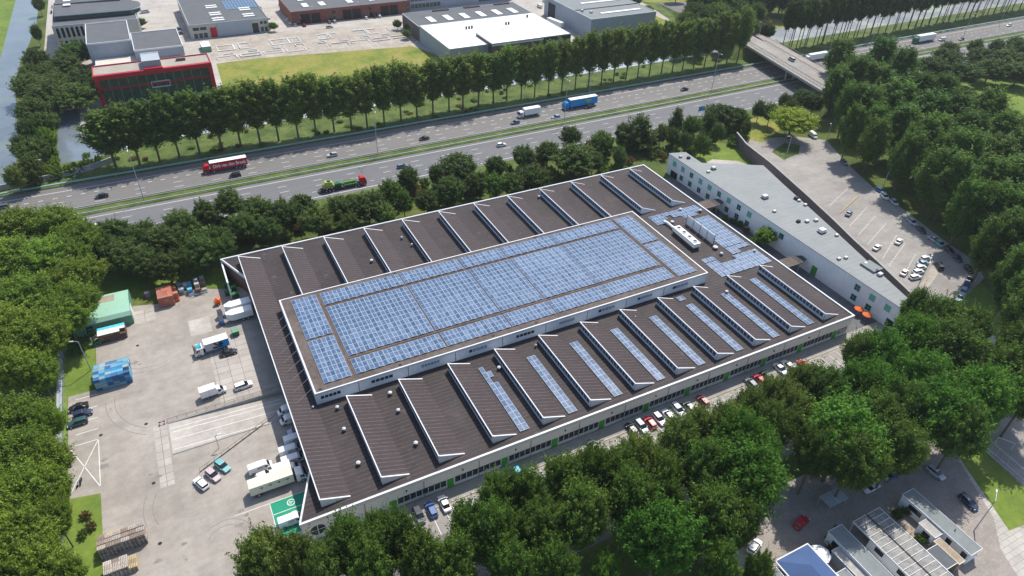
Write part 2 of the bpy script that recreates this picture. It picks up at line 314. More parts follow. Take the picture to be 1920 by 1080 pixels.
# sunken loading ramp
mb = MB()
x0, x1, ya, yb, zd = -16.5, 6.4, 108.6, 117.2, -1.15
mb.poly([(x0, ya, .008), (x1, ya, zd), (x1, yb, zd), (x0, yb, .008)], 'concrete_pale')
tag(mb.build('loading_ramp'), kind='structure')
mb = MB()
mb.box(x0, x1 + .1, yb, yb + .35, zd - .2, .12, 'concrete_wall'); mb.box(x0, x1 + .1, ya - .35, ya, zd - .2, .12, 'concrete_wall'); mb.box(x1, x1 + .3, ya, yb, zd - .3, .1, 'concrete_wall')
tag(mb.build('retaining_wall'), 'low concrete retaining wall around the sunken loading ramp', 'wall')
lines('yard_marking', [((-14, 115.6), (2.4, 115.6), ), ((-14.8, 112.6), (2.4, 112.4)), ((-15.2, 111.4), (2.4, 111.2)), ((-15.4, 109.3), (2.4, 109.0))][:0] or [((-33.4, y), (-29.4, y)) for y in (132.6, 128.8, 125.3, 121.9)] +
      [((-34.6, 118.8), (-29.4, 118.8)), ((-29.4, 118.8), (-29.4, 106.1)), ((-34.6, 118.8), (-29.4, 106.1)), ((-29.4, 118.8), (-34.3, 106.7))], .16, 'line_paint', .016)
def rz_(x): return .016 + (zd) * (x - x0) / (x1 - x0) + .0
mb = MB()
for y in (109.5, 112.3, 114.4, 115.5):
    mb.poly([(x0 + .3, y, rz_(x0 + .3)), (x1 - .4, y, rz_(x1 - .4)), (x1 - .4, y + .16, rz_(x1 - .4)), (x0 + .3, y + .16, rz_(x0 + .3))], 'line_paint')
tag(mb.build('ramp_marking'), kind='structure')
sheet('slab_path', R4(-19.4, -16.9, 100.8, 117.6), 'slabs', .012)
sheet('slab_strip', R4(-6, 2.6, 118.2, 139.5), 'slabs', .012)
sheet('slab_apron', R4(-21.4, -15.6, 154.2, 159.4), 'slabs', .012)
sheet('loading_slab', [(-9, 150.2), (-4.2, 150.2), (-4.2, 144.0), (-9, 144.0)], 'concrete_pale', .012)
mb = MB()
for cx_, cy_, rr_1, a0, a1 in ((-12, 96, 9, 100, 200), (-12, 96, 10.6, 105, 190), (-14, 128, 12, 170, 260), (-14, 128, 13.7, 175, 250), (-10, 84, 3.2, 0, 150), (-10, 84, 4.4, 10, 130), (-18, 146, 9, 200, 290), (-18, 146, 10.5, 205, 285)):
    for k in range(a0, a1, 6):
        xk, yk = cx_ + rr_1 * math.cos(rad(k)), cy_ + rr_1 * math.sin(rad(k))
        if xk > -21.5 and 100 < yk < 118.5: continue
        p0 = [(cx_ + r_ * math.cos(rad(q)), cy_ + r_ * math.sin(rad(q)), .013) for r_, q in ((rr_1, k), (rr_1, k + 6), (rr_1 + .16, k + 6), (rr_1 + .16, k))]; mb.poly(p0, 'tyre_mark')
tag(mb.build('tyre_mark'), kind='structure')
mb = MB()
for px, py, r_ in ((254, 680, .9), (262, 683, .5), (194, 875, 1.0), (196, 862, .7), (452, 958, .6), (462, 966, .5), (448, 985, .7), (412, 561, .9), (300, 893, .6), (296, 1052, .7), (345, 1020, .5), (282, 890, .5)):
    p = P(px, py); mb.poly([(p.x + r_ * (1 + .35 * math.sin(q * 2.3 + px)) * math.cos(q * .628), p.y + r_ * .6 * (1 + .3 * math.cos(q * 1.7 + py)) * math.sin(q * .628), .0145) for q in range(10)], 'tyre_mark')
tag(mb.build('oil_stain'), kind='structure')
# EV bays
sheet('charging_bay_marking', R4(-1.8, 5.6, 77.6, 88.6), 'ev_green', .016)
lines('bay_line_marking', [((-1.8, 77.6), (-1.8, 88.6)), ((-1.8, 85.8), (5.6, 85.8)), ((-1.8, 83.0), (5.6, 83.0)), ((-1.8, 80.2), (5.6, 80.2)), ((-1.8, 77.6), (5.6, 77.6)), ((-8, 88.6), (5.6, 88.6))], .14, 'line_paint', .024)
mb = MB()
for yc in (87.2, 84.4, 78.9):
    xc = 1.8
    for k in range(16):
        a0 = 2 * math.pi * k / 16; a1 = 2 * math.pi * (k + 1) / 16
        mb.poly([(xc + .75 * math.cos(a0), yc + .75 * math.sin(a0), .024), (xc + .75 * math.cos(a1), yc + .75 * math.sin(a1), .024), (xc + .58 * math.cos(a1), yc + .58 * math.sin(a1), .024), (xc + .58 * math.cos(a0), yc + .58 * math.sin(a0), .024)], 'line_paint')
    for d in ((-.5, -.12, .12, -.02), (.0, .0, .45, .12), (-.1, -.35, .02, -.1), (-.3, .1, .0, .28)):
        mb.poly([(xc + d[0], yc + d[1], .024), (xc + d[2], yc + d[1], .024), (xc + d[2], yc + d[3], .024), (xc + d[0], yc + d[3], .024)], 'line_paint')
tag(mb.build('charging_symbol_marking'), kind='structure')
# south side of warehouse: walk, kerb, parking, street
sheet('street', [(-30, 55), (140, 55), (152, 62), (152, 74), (8, 74), (8, 60), (-30, 60)], 'asphalt', .004)
sheet('parking_bays', R4(8, 136, 68.6, 74.3), 'parking_asphalt', .012)
mb = MB(); mb.box(2.4, 150, 74.6, 77.35, 0, .12, 'parking_asphalt'); tag(mb.build('pavement'), kind='structure')
mb = MB(); mb.box(2.4, 150, 74.3, 74.6, 0, .15, 'concrete_pale'); tag(mb.build('kerb'), kind='structure')
sheet('flower_strip', R4(8, 136, 73.7, 74.25), 'sand', .018)
bays = [11.6 + 2.55 * i for i in range(48)]
lines('parking_marking', [((x, 73.6), (x - .0, 68.8)) for x in bays], .13, 'line_paint', .02)
# east side between buildings
sheet('alley_pavement', R4(137.2, 148, 72, 163), 'asphalt_dark', .010)
sheet('terrace_pavement', [(148, 167.2), (172, 146.5), (182, 160), (186, 175), (178, 180), (160, 172)], 'lawn', .012)
sheet('back_yard_pavement', [(155, 163.5), (171.8, 147), (181, 150), (178, 163), (170, 168)], 'concrete_pale', .018)
sheet('alley_ground', [(148, 72)] + [(157.66, 72.07), (158.35, 74.14), (163.71, 92.06), (166.72, 103.12), (170.39, 114.78), (173.89, 127.11), (177.0, 138.97), (180.02, 150.74)] + [(171.7, 148), (160, 109)], 'bitumen', .007)
# staff car park
cpk = [(157.96, 72.07), (158.65, 74.14), (164.01, 92.06), (167.02, 103.12), (170.69, 114.78), (174.19, 127.11), (177.3, 138.97), (180.32, 150.74), (183.05, 165.7), (186.84, 175.04)] + [(191, 177), (205, 173), (214, 170), (222, 163), (214, 147), (206.5, 127), (203.5, 112), (199.5, 97), (197.5, 84), (192, 78), (178, 74.2)]
sheet('car_park', cpk, 'parking_asphalt', .012)
sheet('paving_island', [P(*p)[:2] for p in [(1716, 548), (1752, 492), (1763, 506), (1748, 530), (1735, 545)]], 'sand', .02)
sheet('planting_island', [P(*p)[:2] for p in [(1447, 285), (1470, 268), (1500, 272), (1498, 288), (1470, 300)]], 'wildgrass', .022)
segs = []
for (a, b) in [((1556, 385), (1590, 353)), ((1594, 423), (1626, 388)), ((1610, 440), (1642, 404)), ((1627, 458), (1662, 418)), ((1655, 485), (1682, 440)), ((1667, 498), (1698, 455)), ((1698, 510), (1717, 476))]:
    A = P(*a); B = P(*b); n = int((B - A).length / 1.1)
    for i in range(n):
        segs.append((A.lerp(B, i / n), A.lerp(B, (i + .55) / n)))
lines('bay_dash_marking', segs, .2, 'line_paint', .024)
# residential corner
sheet('court_paving', [(66, 10), (150, 10), (150, 45), (128, 46), (110, 50), (90, 50), (66, 44)], 'paving', .008)
sheet('footpath', [(126.2, 39.5), (119.3, 27), (114, 22), (108, 10), (140, 10), (127, 20), (119.8, 24.6), (127.6, 38.6)], 'paving_pale', .016)
sheet('lawn', [P(*p)[:2] for p in [(1790, 845), (1892, 995), (1925, 982), (1925, 900), (1838, 838), (1815, 815)]], 'lawn', .02)
sheet('ball_court', [P(*p)[:2] for p in [(1836, 838), (1870, 795), (1990, 790), (1990, 930), (1925, 918)]], 'parking_asphalt', .024)
sheet('woodland_path', [P(*p)[:2] for p in [(1845, 630), (1862, 628), (1990, 745), (1990, 775)]], 'paving_pale', .012)
sheet('cycle_path', [P(*p)[:2] for p in [(1610, 200), (1625, 196), (1990, 560), (1990, 600)]], 'paving', .012)
sheet('park_lawn', [P(*p)[:2] for p in [(1790, 160), (1850, 150), (2200, 140), (2200, 300), (1925, 235)]], 'lawn', .016)
sheet('rough_grass', [P(*p)[:2] for p in [(1385, 232), (1470, 200), (1500, 215), (1430, 268), (1405, 262)]], 'meadow', .014)
def roadm(name, c):
    m, t, b = newmat(name); f = wave_coord(t, 'Y', 3.42); r = ramp(t, [(0, (1, 1, 1)), (.18, (.86,) * 3), (.34, (1.04,) * 3), (.5, (1, 1, 1)), (.68, (.84,) * 3), (.86, (1, 1, 1))]); t.links.new(f, r.inputs[0])
    n1 = noise(t, .05, 7, .65, pos(t, (.25, 1, 1))); r1 = ramp(t, [(.3, mul(c, .86)), (.7, mul(c, 1.12))]); t.links.new(n1.outputs[0], r1.inputs[0]); n2 = noise(t, 3, 4, .7, pos(t, (.3, 1, 1))); r2 = ramp(t, [(.3, (.85,) * 3), (.7, (1.06,) * 3)]); t.links.new(n2.outputs[0], r2.inputs[0])
    o = mixc(t, mixc(t, r1.outputs[0], r.outputs[0], .8, 'MULTIPLY'), r2.outputs[0], 1.0, 'MULTIPLY'); t.links.new(o, b.inputs['Base Color']); b.inputs['Roughness'].default_value = .85; M[name] = m
roadm('road_north', (.168, .158, .15)); roadm('road_south', (.145, .145, .15))
# ================================================================ HIGHWAY
XS = [-260, 60, 130, 190, 250, 350, 450, 600, 900]; DY = [-.6, 0, .6, 1.3, 2.2, 4.2, 5.2, 6.5, 9]
def dy(x): return float(np.interp(x, XS, DY))
def ribbon(name, ya, yb, mat, z, kind='structure', x0=-260, x1=900, drop=1.0):
    mb = MB(); xs = [x for x in XS if x0 <= x <= x1]
    for a, b in zip(xs, xs[1:]):
        mb.poly([(a, ya + dy(a) * drop, z), (b, ya + dy(b) * drop, z), (b, yb + dy(b) * drop, z), (a, yb + dy(a) * drop, z)], mat)
    return tag(mb.build(name), kind=kind)
ribbon('highway_north_carriageway', 218.3, 237.2, 'road_north', .012)
ribbon('highway_south_carriageway', 196.2, 214.6, 'road_south', .012)
ribbon('median_grass', 214.4, 219.6, 'wildgrass', .018)
ribbon('verge_grass', 237.8, 261, 'wildgrass', .006)
ribbon('south_verge_grass', 188, 196.2, 'wildgrass', .006)
segs = []
def dash(y, L, per, x0=-120, x1=560, ph=0):
    x = x0 + ph
    while x < x1: segs.append(((x, y + dy(x)), (x + L, y + dy(x + L)))); x += per
for y in (233.4, 212.8, 197.8):
    for a, b in zip(XS, XS[1:]): segs.append(((a, y + dy(a)), (b, y + dy(b))))
lines('edge_line_marking', segs, .24, 'line_paint', .022); segs = []
for y in (226, 222.6, 209, 205.4): dash(y, 2.8, 11.4, ph=1.2 + (0 if y > 215 else 6.8))
dash(201.5, 1.3, 3.85); lines('lane_marking', segs, .17, 'line_paint', .022); segs = []
dash(229.4, 1.3, 3.85); lines('block_marking', segs, .26, 'line_paint', .022)
def barrier(name, y, label, mat='galvanised', h=.75, x0=-240, x1=700, step=8, drop=1.0, th=.12):
    r = empty(name, (x0, y, 0), 0, label, 'guard rail'); mb = MB()
    xs = [x0] + [x for x in XS if x0 < x < x1] + [x1]
    for a, b in zip(xs, xs[1:]):
        A = (a - x0, dy(a) * drop); B = (b - x0, dy(b) * drop)
        mb.prism([(A[0], A[1] - th), (B[0], B[1] - th), (B[0], B[1] + th), (A[0], A[1] + th)], h - .32, h, mat)
    mb.build('rail', r)
    mb = MB(); mb.box(-.06, .06, -.05, .05, 0, h - .33, mat); reps(r, 'post', mb, [(x - x0, dy(x) * drop, 0) for x in np.arange(-60, 560, 6.5)])
    return r
barrier('guard_rail', 219.45, 'galvanised guard rail on the north edge of the grass median'); barrier('guard_rail', 215.3, 'galvanised guard rail on the south edge of the grass median')
barrier('noise_barrier', 237.4, 'low blue green barrier along the northern road shoulder', 'rail_green', 1.1, th=.3, drop=.8)
# ================================================================ WATER
sheet('river', [(-49, 700), (-49.5, 430), (-51.5, 395), (-54, 370), (-54, 330), (-51, 290), (-50, 246), (-52, 244), (-200, 244), (-200, 300), (-62.5, 345), (-62, 378), (-61, 482), (-58, 700)], 'river_water', .012)
sheet('river_bank', [(-61, 482), (-62, 378), (-62.5, 345), (-200, 300), (-200, 700), (-58, 700)], 'lawn', .016)
sheet('canal', [(-38.3, 254.5), (-27, 254.5), (-10, 260.8), (120, 261), (270, 261), (700, 268), (700, 292), (300, 281), (270, 272), (120, 268.5), (-24, 268), (-30, 303), (-36.5, 303)], 'canal_water', .014)
sheet('pond', [(-38.3, 254.5), (-27, 254.5), (-14, 259.5), (-14, 268), (-24, 268), (-30, 303), (-36.5, 303), (-38.5, 280)], 'pond_water', .02)
# graffiti wall & culvert
mb = MB(); pts = [(-60, 240.5), (-45, 242.0), (-36.9, 243.4), (-28.4, 245.2), (-21.4, 248.8)]
for a, b in zip(pts, pts[1:]): mb.prism([a, b, (b[0] - .1, b[1] + .4), (a[0] - .1, a[1] + .4)], 0, 1.9, 'graffiti_concrete')
tag(mb.build('graffiti_wall'), 'low concrete wall with faded graffiti beside the river bridge', 'wall')
# ================================================================ INDUSTRIAL GROUND
sheet('industrial_pavement', [(-38, 300), (22, 300), (24, 336), (113, 336), (113, 330), (125, 300), (200, 300), (262, 330), (262, 560), (-45, 560), (-45, 380), (-38, 352)], 'concrete_pale', .010)
sheet('demolition_ground', [(22.5, 338), (60, 334), (112, 327), (122, 337), (124, 362), (70, 372), (24, 371)], 'sand', .016)
sheet('meadow', [(21, 262), (125, 262), (124, 330), (112, 328), (60, 334), (22.5, 337)], 'meadow', .008)
sheet('industrial_verge', [(205, 268), (330, 270), (300, 420), (262, 420), (262, 330), (245, 300)], 'meadow', .012)
sheet('service_road', [(262, 300), (270, 300), (275, 560), (262, 560)], 'concrete_pale', .02)
# foundations of the demolished row
k = 0
FD = empty('foundation_ruins', (70, 350, 0), 0, 'row of white concrete foundations left from demolished buildings', 'foundations')
def fnd(x0, x1, y0, y1):
    mb = MB(); x0 -= 70; x1 -= 70; y0 -= 350; y1 -= 350; t = .42; h = .5; mt = 'canvas' if y0 > 1 else 'line_paint'
    for b in ((x0, x1, y0, y0 + t), (x0, x1, y1 - t, y1), (x0, x0 + t, y0 + t, y1 - t), (x1 - t, x1, y0 + t, y1 - t)): 
        if random.random() < .82: mb.box(b[0] + random.uniform(0, .4), b[1], b[2], b[3], 0, h * random.uniform(.5, 1), mt)
    if mb.v: mb.build('foundation', FD)
for i, (a, b) in enumerate([(27, 35), (37, 42), (52, 61), (61.6, 66), (75, 80), (80.8, 85.4), (94, 100), (100.7, 106), (111.5, 119.5)]): fnd(a, b, 352 + (i % 2) * .3, 360.2)
for i in range(9):
    x = 25 + i * 10.5; fnd(x, x + 9.2, 339.5 + (i % 3) * .5, 344.2); 
for i in range(8): fnd(29 + i * 11, 33 + i * 11, 346.5, 349.5)
# ================================================================ WAREHOUSE
WH = empty('warehouse', (0, 0, 0), 0, 'large brown roofed warehouse with sawtooth skylights and a raised central block', 'warehouse')
X0, X1, Y0, Y1, ZR = 2.0, 137.0, 77.4, 165.5, 5.5
outl = [(X0, Y0), (X1, Y0), (X1, Y1), (X0 + .3, Y1), (6.3, 155), (6.3, 88)]
mb = MB(); mb.prism(outl, 5.0, ZR, 'white_trim', 'roof_metal_flat'); mb.build('roof', WH)
mb = MB(); i_ = .12
mb.box(X0 + i_, X1 - i_, Y0 + i_, Y0 + .4, 0, 5.0, 'wall_cladding'); mb.build('wall', WH)
mb = MB(); mb.box(X1 - .4, X1 - i_, Y0 + .4, Y1 - .4, 0, 5.0, 'dark_brick'); mb.box(X0 + .5, X1 - i_, Y1 - .4, Y1 - i_, 0, 5.0, 'brown_wall'); mb.build('wall', WH)
mb = MB(); mb.box(6.45, 6.75, 88, 155, zd - .3, 5.0, 'brown_wall'); mb.prism([(2.5, 165.2), (6.5, 155), (6.8, 155.1), (2.8, 165.3)], 0, 5.0, 'brown_wall'); mb.prism([(2.3, 77.9), (6.5, 88), (6.8, 87.9), (2.6, 77.8)], 0, 5.0, 'white_panel')
mb.box(1.9, 2.25, 155.2, 165.6, 0, 5.0, 'white_panel'); mb.build('wall', WH)
mb = MB(); h0, h1, t = ZR + .003, ZR + .28, .34
mb.box(X0 - .05, X1 + .05, Y0 - .08, Y0 + t, 4.95, h1, 'white_trim'); mb.box(X1 - t, X1 + .06, Y0 + t, Y1 - t, 4.96, h1 - .01, 'white_trim'); mb.box(X0 - .1, X1 + .05, Y1 - t, Y1 + .08, 4.95, h1, 'white_trim')
def strip(a, b, t, z0, z1, mat):
    a = Vector(a); b = Vector(b); d = (b - a).normalized(); n = Vector((-d.y, d.x)) * t / 2
    mb.prism([(a - n)[:], (b - n)[:], (b + n)[:], (a + n)[:]], z0, z1, mat)
strip((2.3, 165.1), (6.3, 155), .3, 5.1, h1 + .01, 'white_trim'); strip((2.15, 77.8), (6.3, 88), .3, 5.1, h1 + .01, 'white_trim')
mb.build('parapet', WH)
def sawtooth(x, ya, yb, glass=True, za=7.5, n=6):
    o = MB(); w = 5.2
    o.poly([(x, ya, za), (x + w, ya, ZR + .02), (x + w, yb, ZR + .02), (x, yb, za)], 'roof_metal')
    o.poly([(x, ya, ZR), (x, ya, za), (x, yb, za), (x, yb, ZR)], 'white_panel')
    so_ = o.build('sawtooth_roof', WH)
    for y, s_ in ((ya, -1), (yb, 1)):
        y2 = y + s_ * .14; g = MB()
        g.poly([(x - .05, y2, ZR + .01), (x + w, y2, ZR + .02), (x - .05, y2, za + .08)][::s_ * -1], 'white_panel')
        g.poly([(x - .05, y2, za + .08), (x + w, y2, ZR + .04), (x + w, y - s_ * .14, ZR + .04), (x - .05, y - s_ * .14, za + .08)], 'white_trim'); g.build('gable', so_)
    g = MB(); g.box(x - .14, x + .06, ya - .14, yb + .14, za - .06, za + .1, 'white_trim'); g.build('ridge_trim', so_)
    if glass:
        g = MB(); y = ya + .5; q = MB()
        while y < yb - .9:
            g.box(x - .06, x - .02, y, y + .92, ZR + .72, za - .3, 'skylight_glass'); y += 1.1
        g.build('clerestory_window', so_)
        q.box(x - .12, x, ya, yb, ZR + .5, ZR + .66, 'white_trim'); q.build('sill', so_)
    return so_
for k in range(12):
    x = 6.3 + 11.12 * k
    if k == 0:
        so_ = sawtooth(x, 79.6, 162.0, False)
    else:
        sawtooth(x, 79.6, 101.9)
        sawtooth(x, 138.0 if k < 10 else 139.5, 162.0)
# raised block
bx0, bx1, by0, by1, bz = 11.7, 112.5, 104.0, 137.7, 8.5
mb = MB(); mb.box(bx0, bx1, by0, by1, ZR - .1, bz - .04, 'white_panel', 'roof_felt'); blk = mb.build('raised_block', WH)
mb = MB()
for a in ((bx0 - .06, bx1 + .06, by0 - .08, by0 + .22), (bx0 - .06, bx1 + .06, by1 - .22, by1 + .06), (bx0 - .08, bx0 + .28, by0 + .22, by1 - .22), (bx1 - .26, bx1 + .06, by0 + .22, by1 - .22)): mb.box(*a, bz - .35, bz + .12, 'white_trim')
mb.build('parapet', blk)
for (a, b, n, mt) in ((12.6, 16.8, 5, 'window_glass'), (23.2, 28.0, 5, 'window_glass'), (34.3, 38.6, 6, 'grey_metal'), (45.5, 50, 5, 'grey_metal'), (57.2, 62, 5, 'window_glass'), (68.5, 72.8, 6, 'grey_metal'), (79.4, 84.2, 5, 'grey_metal'), (90.8, 95.3, 5, 'grey_metal'), (101.5, 106.5, 4, 'grey_metal')):
    mb = MB(); st = (b - a) / n
    for j in range(n): mb.box(a + j * st + .08, a + (j + 1) * st - .08, by0 - .04, by0 - .01, 6.7, 7.45, 'window_glass' if (mt == 'window_glass' or (j == 0 and a > 44 and a != 68.5)) else mt)
    mb.build('window', blk)
mb = MB(); mb.box(-.05, .05, by0 - .05, by0 - .01, 5.6, 8.1, 'dark_grey'); reps(blk, 'panel_joint', mb, [(x, 0, 0) for x in (20.6, 31.4, 42.3, 53.8, 65, 76.3, 87.5, 98.8)])
for a in ((20.4, 103.8, 131.05, 131.15), (20.4, 103.8, 111.4, 111.5), (20.4, 20.5, 106, 136), (104.1, 104.2, 106, 136), (57.12, 57.2, 106, 131), (84.12, 84.2, 106, 131)):
    mb = MB(); mb.box(*a, bz - .03, bz + .05, 'brown_wall'); mb.build('cable_tray', blk)
for (x, y) in ((13, 103.0 + 2), (30, 105), (52, 105.1), (63, 105.1), (80, 137), (40, 137), (95, 137.1)):
    mb = MB(); mb.box(x - .3, x + .3, y - .2, y + .2, bz - .03, bz + .1, 'dark_grey'); mb.build('roof_drain', blk)
# guy wires on the west strip
mb = MB()
for j in range(9):
    y = 106 + j * 3.2; mb.tube((bx0, y, bz), (7.6, y - 1.2, 7.1 - .5), .035, .035, 'galvanised', 4); mb.box(7.45, 7.75, y - 1.35, y - 1.05, 6.5, 6.95, 'white_trim')
mb.build('guy_wire', WH)
# front facade
doors = [18.4, 29.8, 41.3, 52.6, 63.9, 75.2, 86.4, 97.6, 108.8, 120.3, 131.8]
for j, d in enumerate(doors):
    mb = MB(); mb.box(d - .65, d + .65, Y0 - .02, Y0 + .1, .12, 2.55, 'green_paint'); dr = mb.build('door', WH)
    mb = MB(); mb.box(d + .45, d + .6, Y0 - .08, Y0 - .025, 1.1, 1.2, 'galvanised'); mb.build('handle', dr)
    a, b = d + .9, (doors[j + 1] - .9 if j + 1 < len(doors) else X1 - 1)
    n = 8 if j + 1 < len(doors) else 3
    for q in range(n):
        xa = a + (b - a) * q / n + .05; xb = a + (b - a) * (q + 1) / n - .05
        mb = MB(); mb.box(xa, xb, Y0 + .02, Y0 + .1, 1.12, 2.6, 'window_glass'); mb.build('window', WH)
mb = MB()
for j, d in enumerate(doors):
    b = doors[j + 1] - .85 if j + 1 < len(doors) else X1 - 1
    mb.box(d + .85, b, Y0 - .06, Y0 + .1, 1.0, 1.1, 'white_trim')
    a = d + .9; n = 8 if j + 1 < len(doors) else 3
    for q in range(n + 1): mb.box(a + (b - a) * q / n - .05, a + (b - a) * q / n + .05, Y0 + .0, Y0 + .1, 1.1, 2.52, 'white_trim')
mb.build('window_sill', WH)
mb = MB(); mb.box(-.04, .04, Y0 + .06, Y0 + .11, .1, 4.9, 'dark_grey'); reps(WH, 'panel_joint', mb, [(x, 0, 0) for x in np.arange(13.3, 136, 11.25)])
mb = MB(); cx, cz = 4.75, 2.5
for s0, s1 in ((0, 90), (90, 180), (180, 270), (270, 360)):
    pts = [(cx + .06 * (1 if s0 in (0, 270) else -1), Y0 + .09, cz + .06 * (1 if s0 < 180 else -1))]
    for q in range(7):
        a = rad(s0 + 4 + (s1 - s0 - 8) * q / 6); pts.append((cx + 1.35 * math.cos(a), Y0 + .09, cz + 1.35 * math.sin(a)))
    mb.poly(pts, 'window_glass')
mb.build('round_window', WH)
mb = MB(); mb.box(3, 3.25, Y0 - .12, Y0 + .1, 3.8, 4.1, 'dark_grey'); reps(WH, 'wall_lamp', mb, [(x, 0, 0) for x in np.arange(18, 130, 11.25)])
# roof ventilators
for (x, y, w_) in ((15.1, 101.0, .45), (14.7, 94.8, .45), (14.8, 85.6, .5), (26.0, 100.3, .5), (25.9, 95, .45), (26.1, 85.5, .5), (37.3, 148.2, .5), (48.2, 155.5, .35), (49.5, 151, .35), (49.8, 97.5, .5), (60.5, 100.5, .3), (87, 99.3, .3), (94, 160.2, .45), (10.7, 103.1, .3), (114.2, 98, .5), (129.3, 136.1, .55), (134.5, 133.1, .5), (124.7, 112.2, .5), (134.2, 109.5, .45), (122.5, 131.2, .6), (125.2, 115.3, .8)):
    mb = MB(); mb.box(x - w_ * .7, x + w_ * .7, y - w_ * .7, y + w_ * .7, ZR, ZR + .25, 'dark_grey'); mb.tube((x, y, ZR + .2), (x, y, ZR + .8), w_ * .45, w_ * .4, 'galvanised', 10); mb.tube((x, y, ZR + .8), (x, y, ZR + 1.0), w_ * .85, w_ * .3, 'white_trim', 12)
    mb.build('roof_vent', WH)
# chiller with fans and louvre screen
CH = empty('chiller_unit', (120.2, 122.0, ZR), rad(-2), 'white rooftop chiller unit with four fans beside a tall white screen', 'chiller')
mb = MB(); mb.box(-1.1, 1.1, -5, 5, .9, 2.1, 'lorry_white'); mb.build('housing', CH)
for j in range(4):
    mb = MB(); y = -3.75 + j * 2.5; mb.tube((0, y, 2.1), (0, y, 2.35), .8, .75, 'lorry_white', 14); mb.tube((0, y, 2.35), (0, y, 2.37), .55, .5, 'black', 12); mb.build('fan', CH)
mb = MB(); mb.box(-.95, .95, -4.8, 4.8, .15, .9, 'dark_grey'); mb.build('frame', CH)
mb = MB(); mb.tube((.3, 6, .7), (.3, 9.5, .7), .35, .35, 'lorry_white', 10); mb.tube((.3, 9.5, .7), (-.4, 10.2, .7), .4, .4, 'lorry_white', 10); mb.build('duct', CH)
SCR = empty('screen_wall', (126.2, 123.3, ZR), 0, 'tall pale louvre screen standing on the roof beside the chiller', 'screen')
mb = MB()
for j in range(4): mb.box(-.06, .06, -6 + j * 3 + .08, -6 + (j + 1) * 3 - .08, .25, 3.0, 'white_panel')
mb.build('panel', SCR)
for j in range(5):
    mb = MB(); y = -6 + j * 3; mb.box(-.07, .07, y - .07, y + .07, 0, 3.1, 'dark_grey'); mb.tube((0, y, 2.6), (-1.4, y, .05), .05, .05, 'galvanised', 5); mb.build('post', SCR)
# ================================================================ SOLAR ARRAYS
def panel_mesh(tilt, w=.98, h=1.62):
    mb = MB(); f = .05; dz = math.tan(tilt) * w / 2
    def Z(x): return .22 + dz * x / (w / 2)
    a, b = w / 2, h / 2
    mb.poly([(-a, -b, Z(-a) - .05), (a, -b, Z(a) - .05), (a, b, Z(a) - .05), (-a, b, Z(-a) - .05)][::-1], 'dark_grey')
    o_ = [(-a, -b), (a, -b), (a, b), (-a, b)]; i2 = [(-a + f, -b + f), (a - f, -b + f), (a - f, b - f), (-a + f, b - f)]
    for j in range(4):
        q = (j + 1) % 4
        mb.poly([(*o_[j], Z(o_[j][0])), (*o_[q], Z(o_[q][0])), (*i2[q], Z(i2[q][0])), (*i2[j], Z(i2[j][0]))], 'panel_frame')
        mb.poly([(*o_[j], Z(o_[j][0]) - .05), (*o_[q], Z(o_[q][0]) - .05), (*o_[q], Z(o_[q][0])), (*o_[j], Z(o_[j][0]))], 'galvanised')
    mb.poly([(*p, Z(p[0])) for p in i2], 'solar_cells')
    return mb.mesh('panel')
PM = [panel_mesh(rad(8)), panel_mesh(rad(-8)), panel_mesh(0)]
def array(label, x0, x1, y0, y1, z, mode='ew', skip=None, nx=None, ny=None, dy0=0):
    nx = nx or max(1, round((x1 - x0) / 1.0)); ny = ny or max(1, round((y1 - y0) / 1.65)); sx = (x1 - x0) / nx; sy = (y1 - y0) / ny
    r = empty('solar_array', ((x0 + x1) / 2, (y0 + y1) / 2, z), 0, label, 'solar array', 'solar arrays on the warehouse roof')
    cells = [(i, j) for j in range(ny) for i in range(nx) if not (skip and skip(i, j, nx, ny))]
    cells.sort(key=lambda c: (c[1], c[0]))
    for n, (i, j) in enumerate(cells[:100]):
        o = bpy.data.objects.new('panel', PM[i % 2 if mode == 'ew' else 2]); C.objects.link(o); o.parent = r
        o.location = (x0 + (i + .5) * sx - r.location.x, y0 + (j + .5) * sy - r.location.y, 0); o.scale = (sx * .985, sy / 1.65 * .995, 1)
    rest = cells[100:]
    if rest:
        V = []; Fc = []; mi = []
        for (i, j) in rest:
            me = PM[i % 2 if mode == 'ew' else 2]; b = len(V)
            for v in me.vertices: V.append((v.co.x * sx * .985 + x0 + (i + .5) * sx - r.location.x, v.co.y * sy / 1.65 * .995 + y0 + (j + .5) * sy - r.location.y, v.co.z))
            for p in me.polygons: Fc.append([b + q for q in p.vertices]); mi.append(p.material_index)
        me = bpy.data.meshes.new('panel_field'); me.from_pydata(V, [], Fc)
        for mt in PM[0].materials: me.materials.append(mt)
        me.polygons.foreach_set('material_index', mi); me.update()
        o = bpy.data.objects.new('panel_field', me); C.objects.link(o); o.parent = r; o['kind'] = 'stuff'
    return r
zb = bz - .03
array('blue solar array at the western end of the raised roof, farther half', 14.1, 19.9, 120.95, 136.3, zb, nx=6, ny=9)
array('blue solar array at the western end of the raised roof, nearer half', 14.1, 19.9, 106.0, 120.1, zb, nx=6, ny=9)
seg = [(20.9, 40.5), (40.8, 56.4), (56.8, 68.6), (68.9, 84.0), (84.3, 103.6)]
nm = ['westernmost', 'second from the west', 'middle', 'second from the east', 'easternmost']
for i, (a, b) in enumerate(seg): array('%s solar array in the far edge strip of the raised roof' % nm[i], a, b, 131.5, 136.2, zb, ny=3)
seg = [(20.9, 40.6), (41.0, 57.0), (57.3, 68.8), (69.1, 84.0), (84.3, 103.3)]
for i, (a, b) in enumerate(seg): array('%s solar array in the wide centre field of the raised roof' % nm[i], a, b, 112.1, 130.4, zb, ny=11)
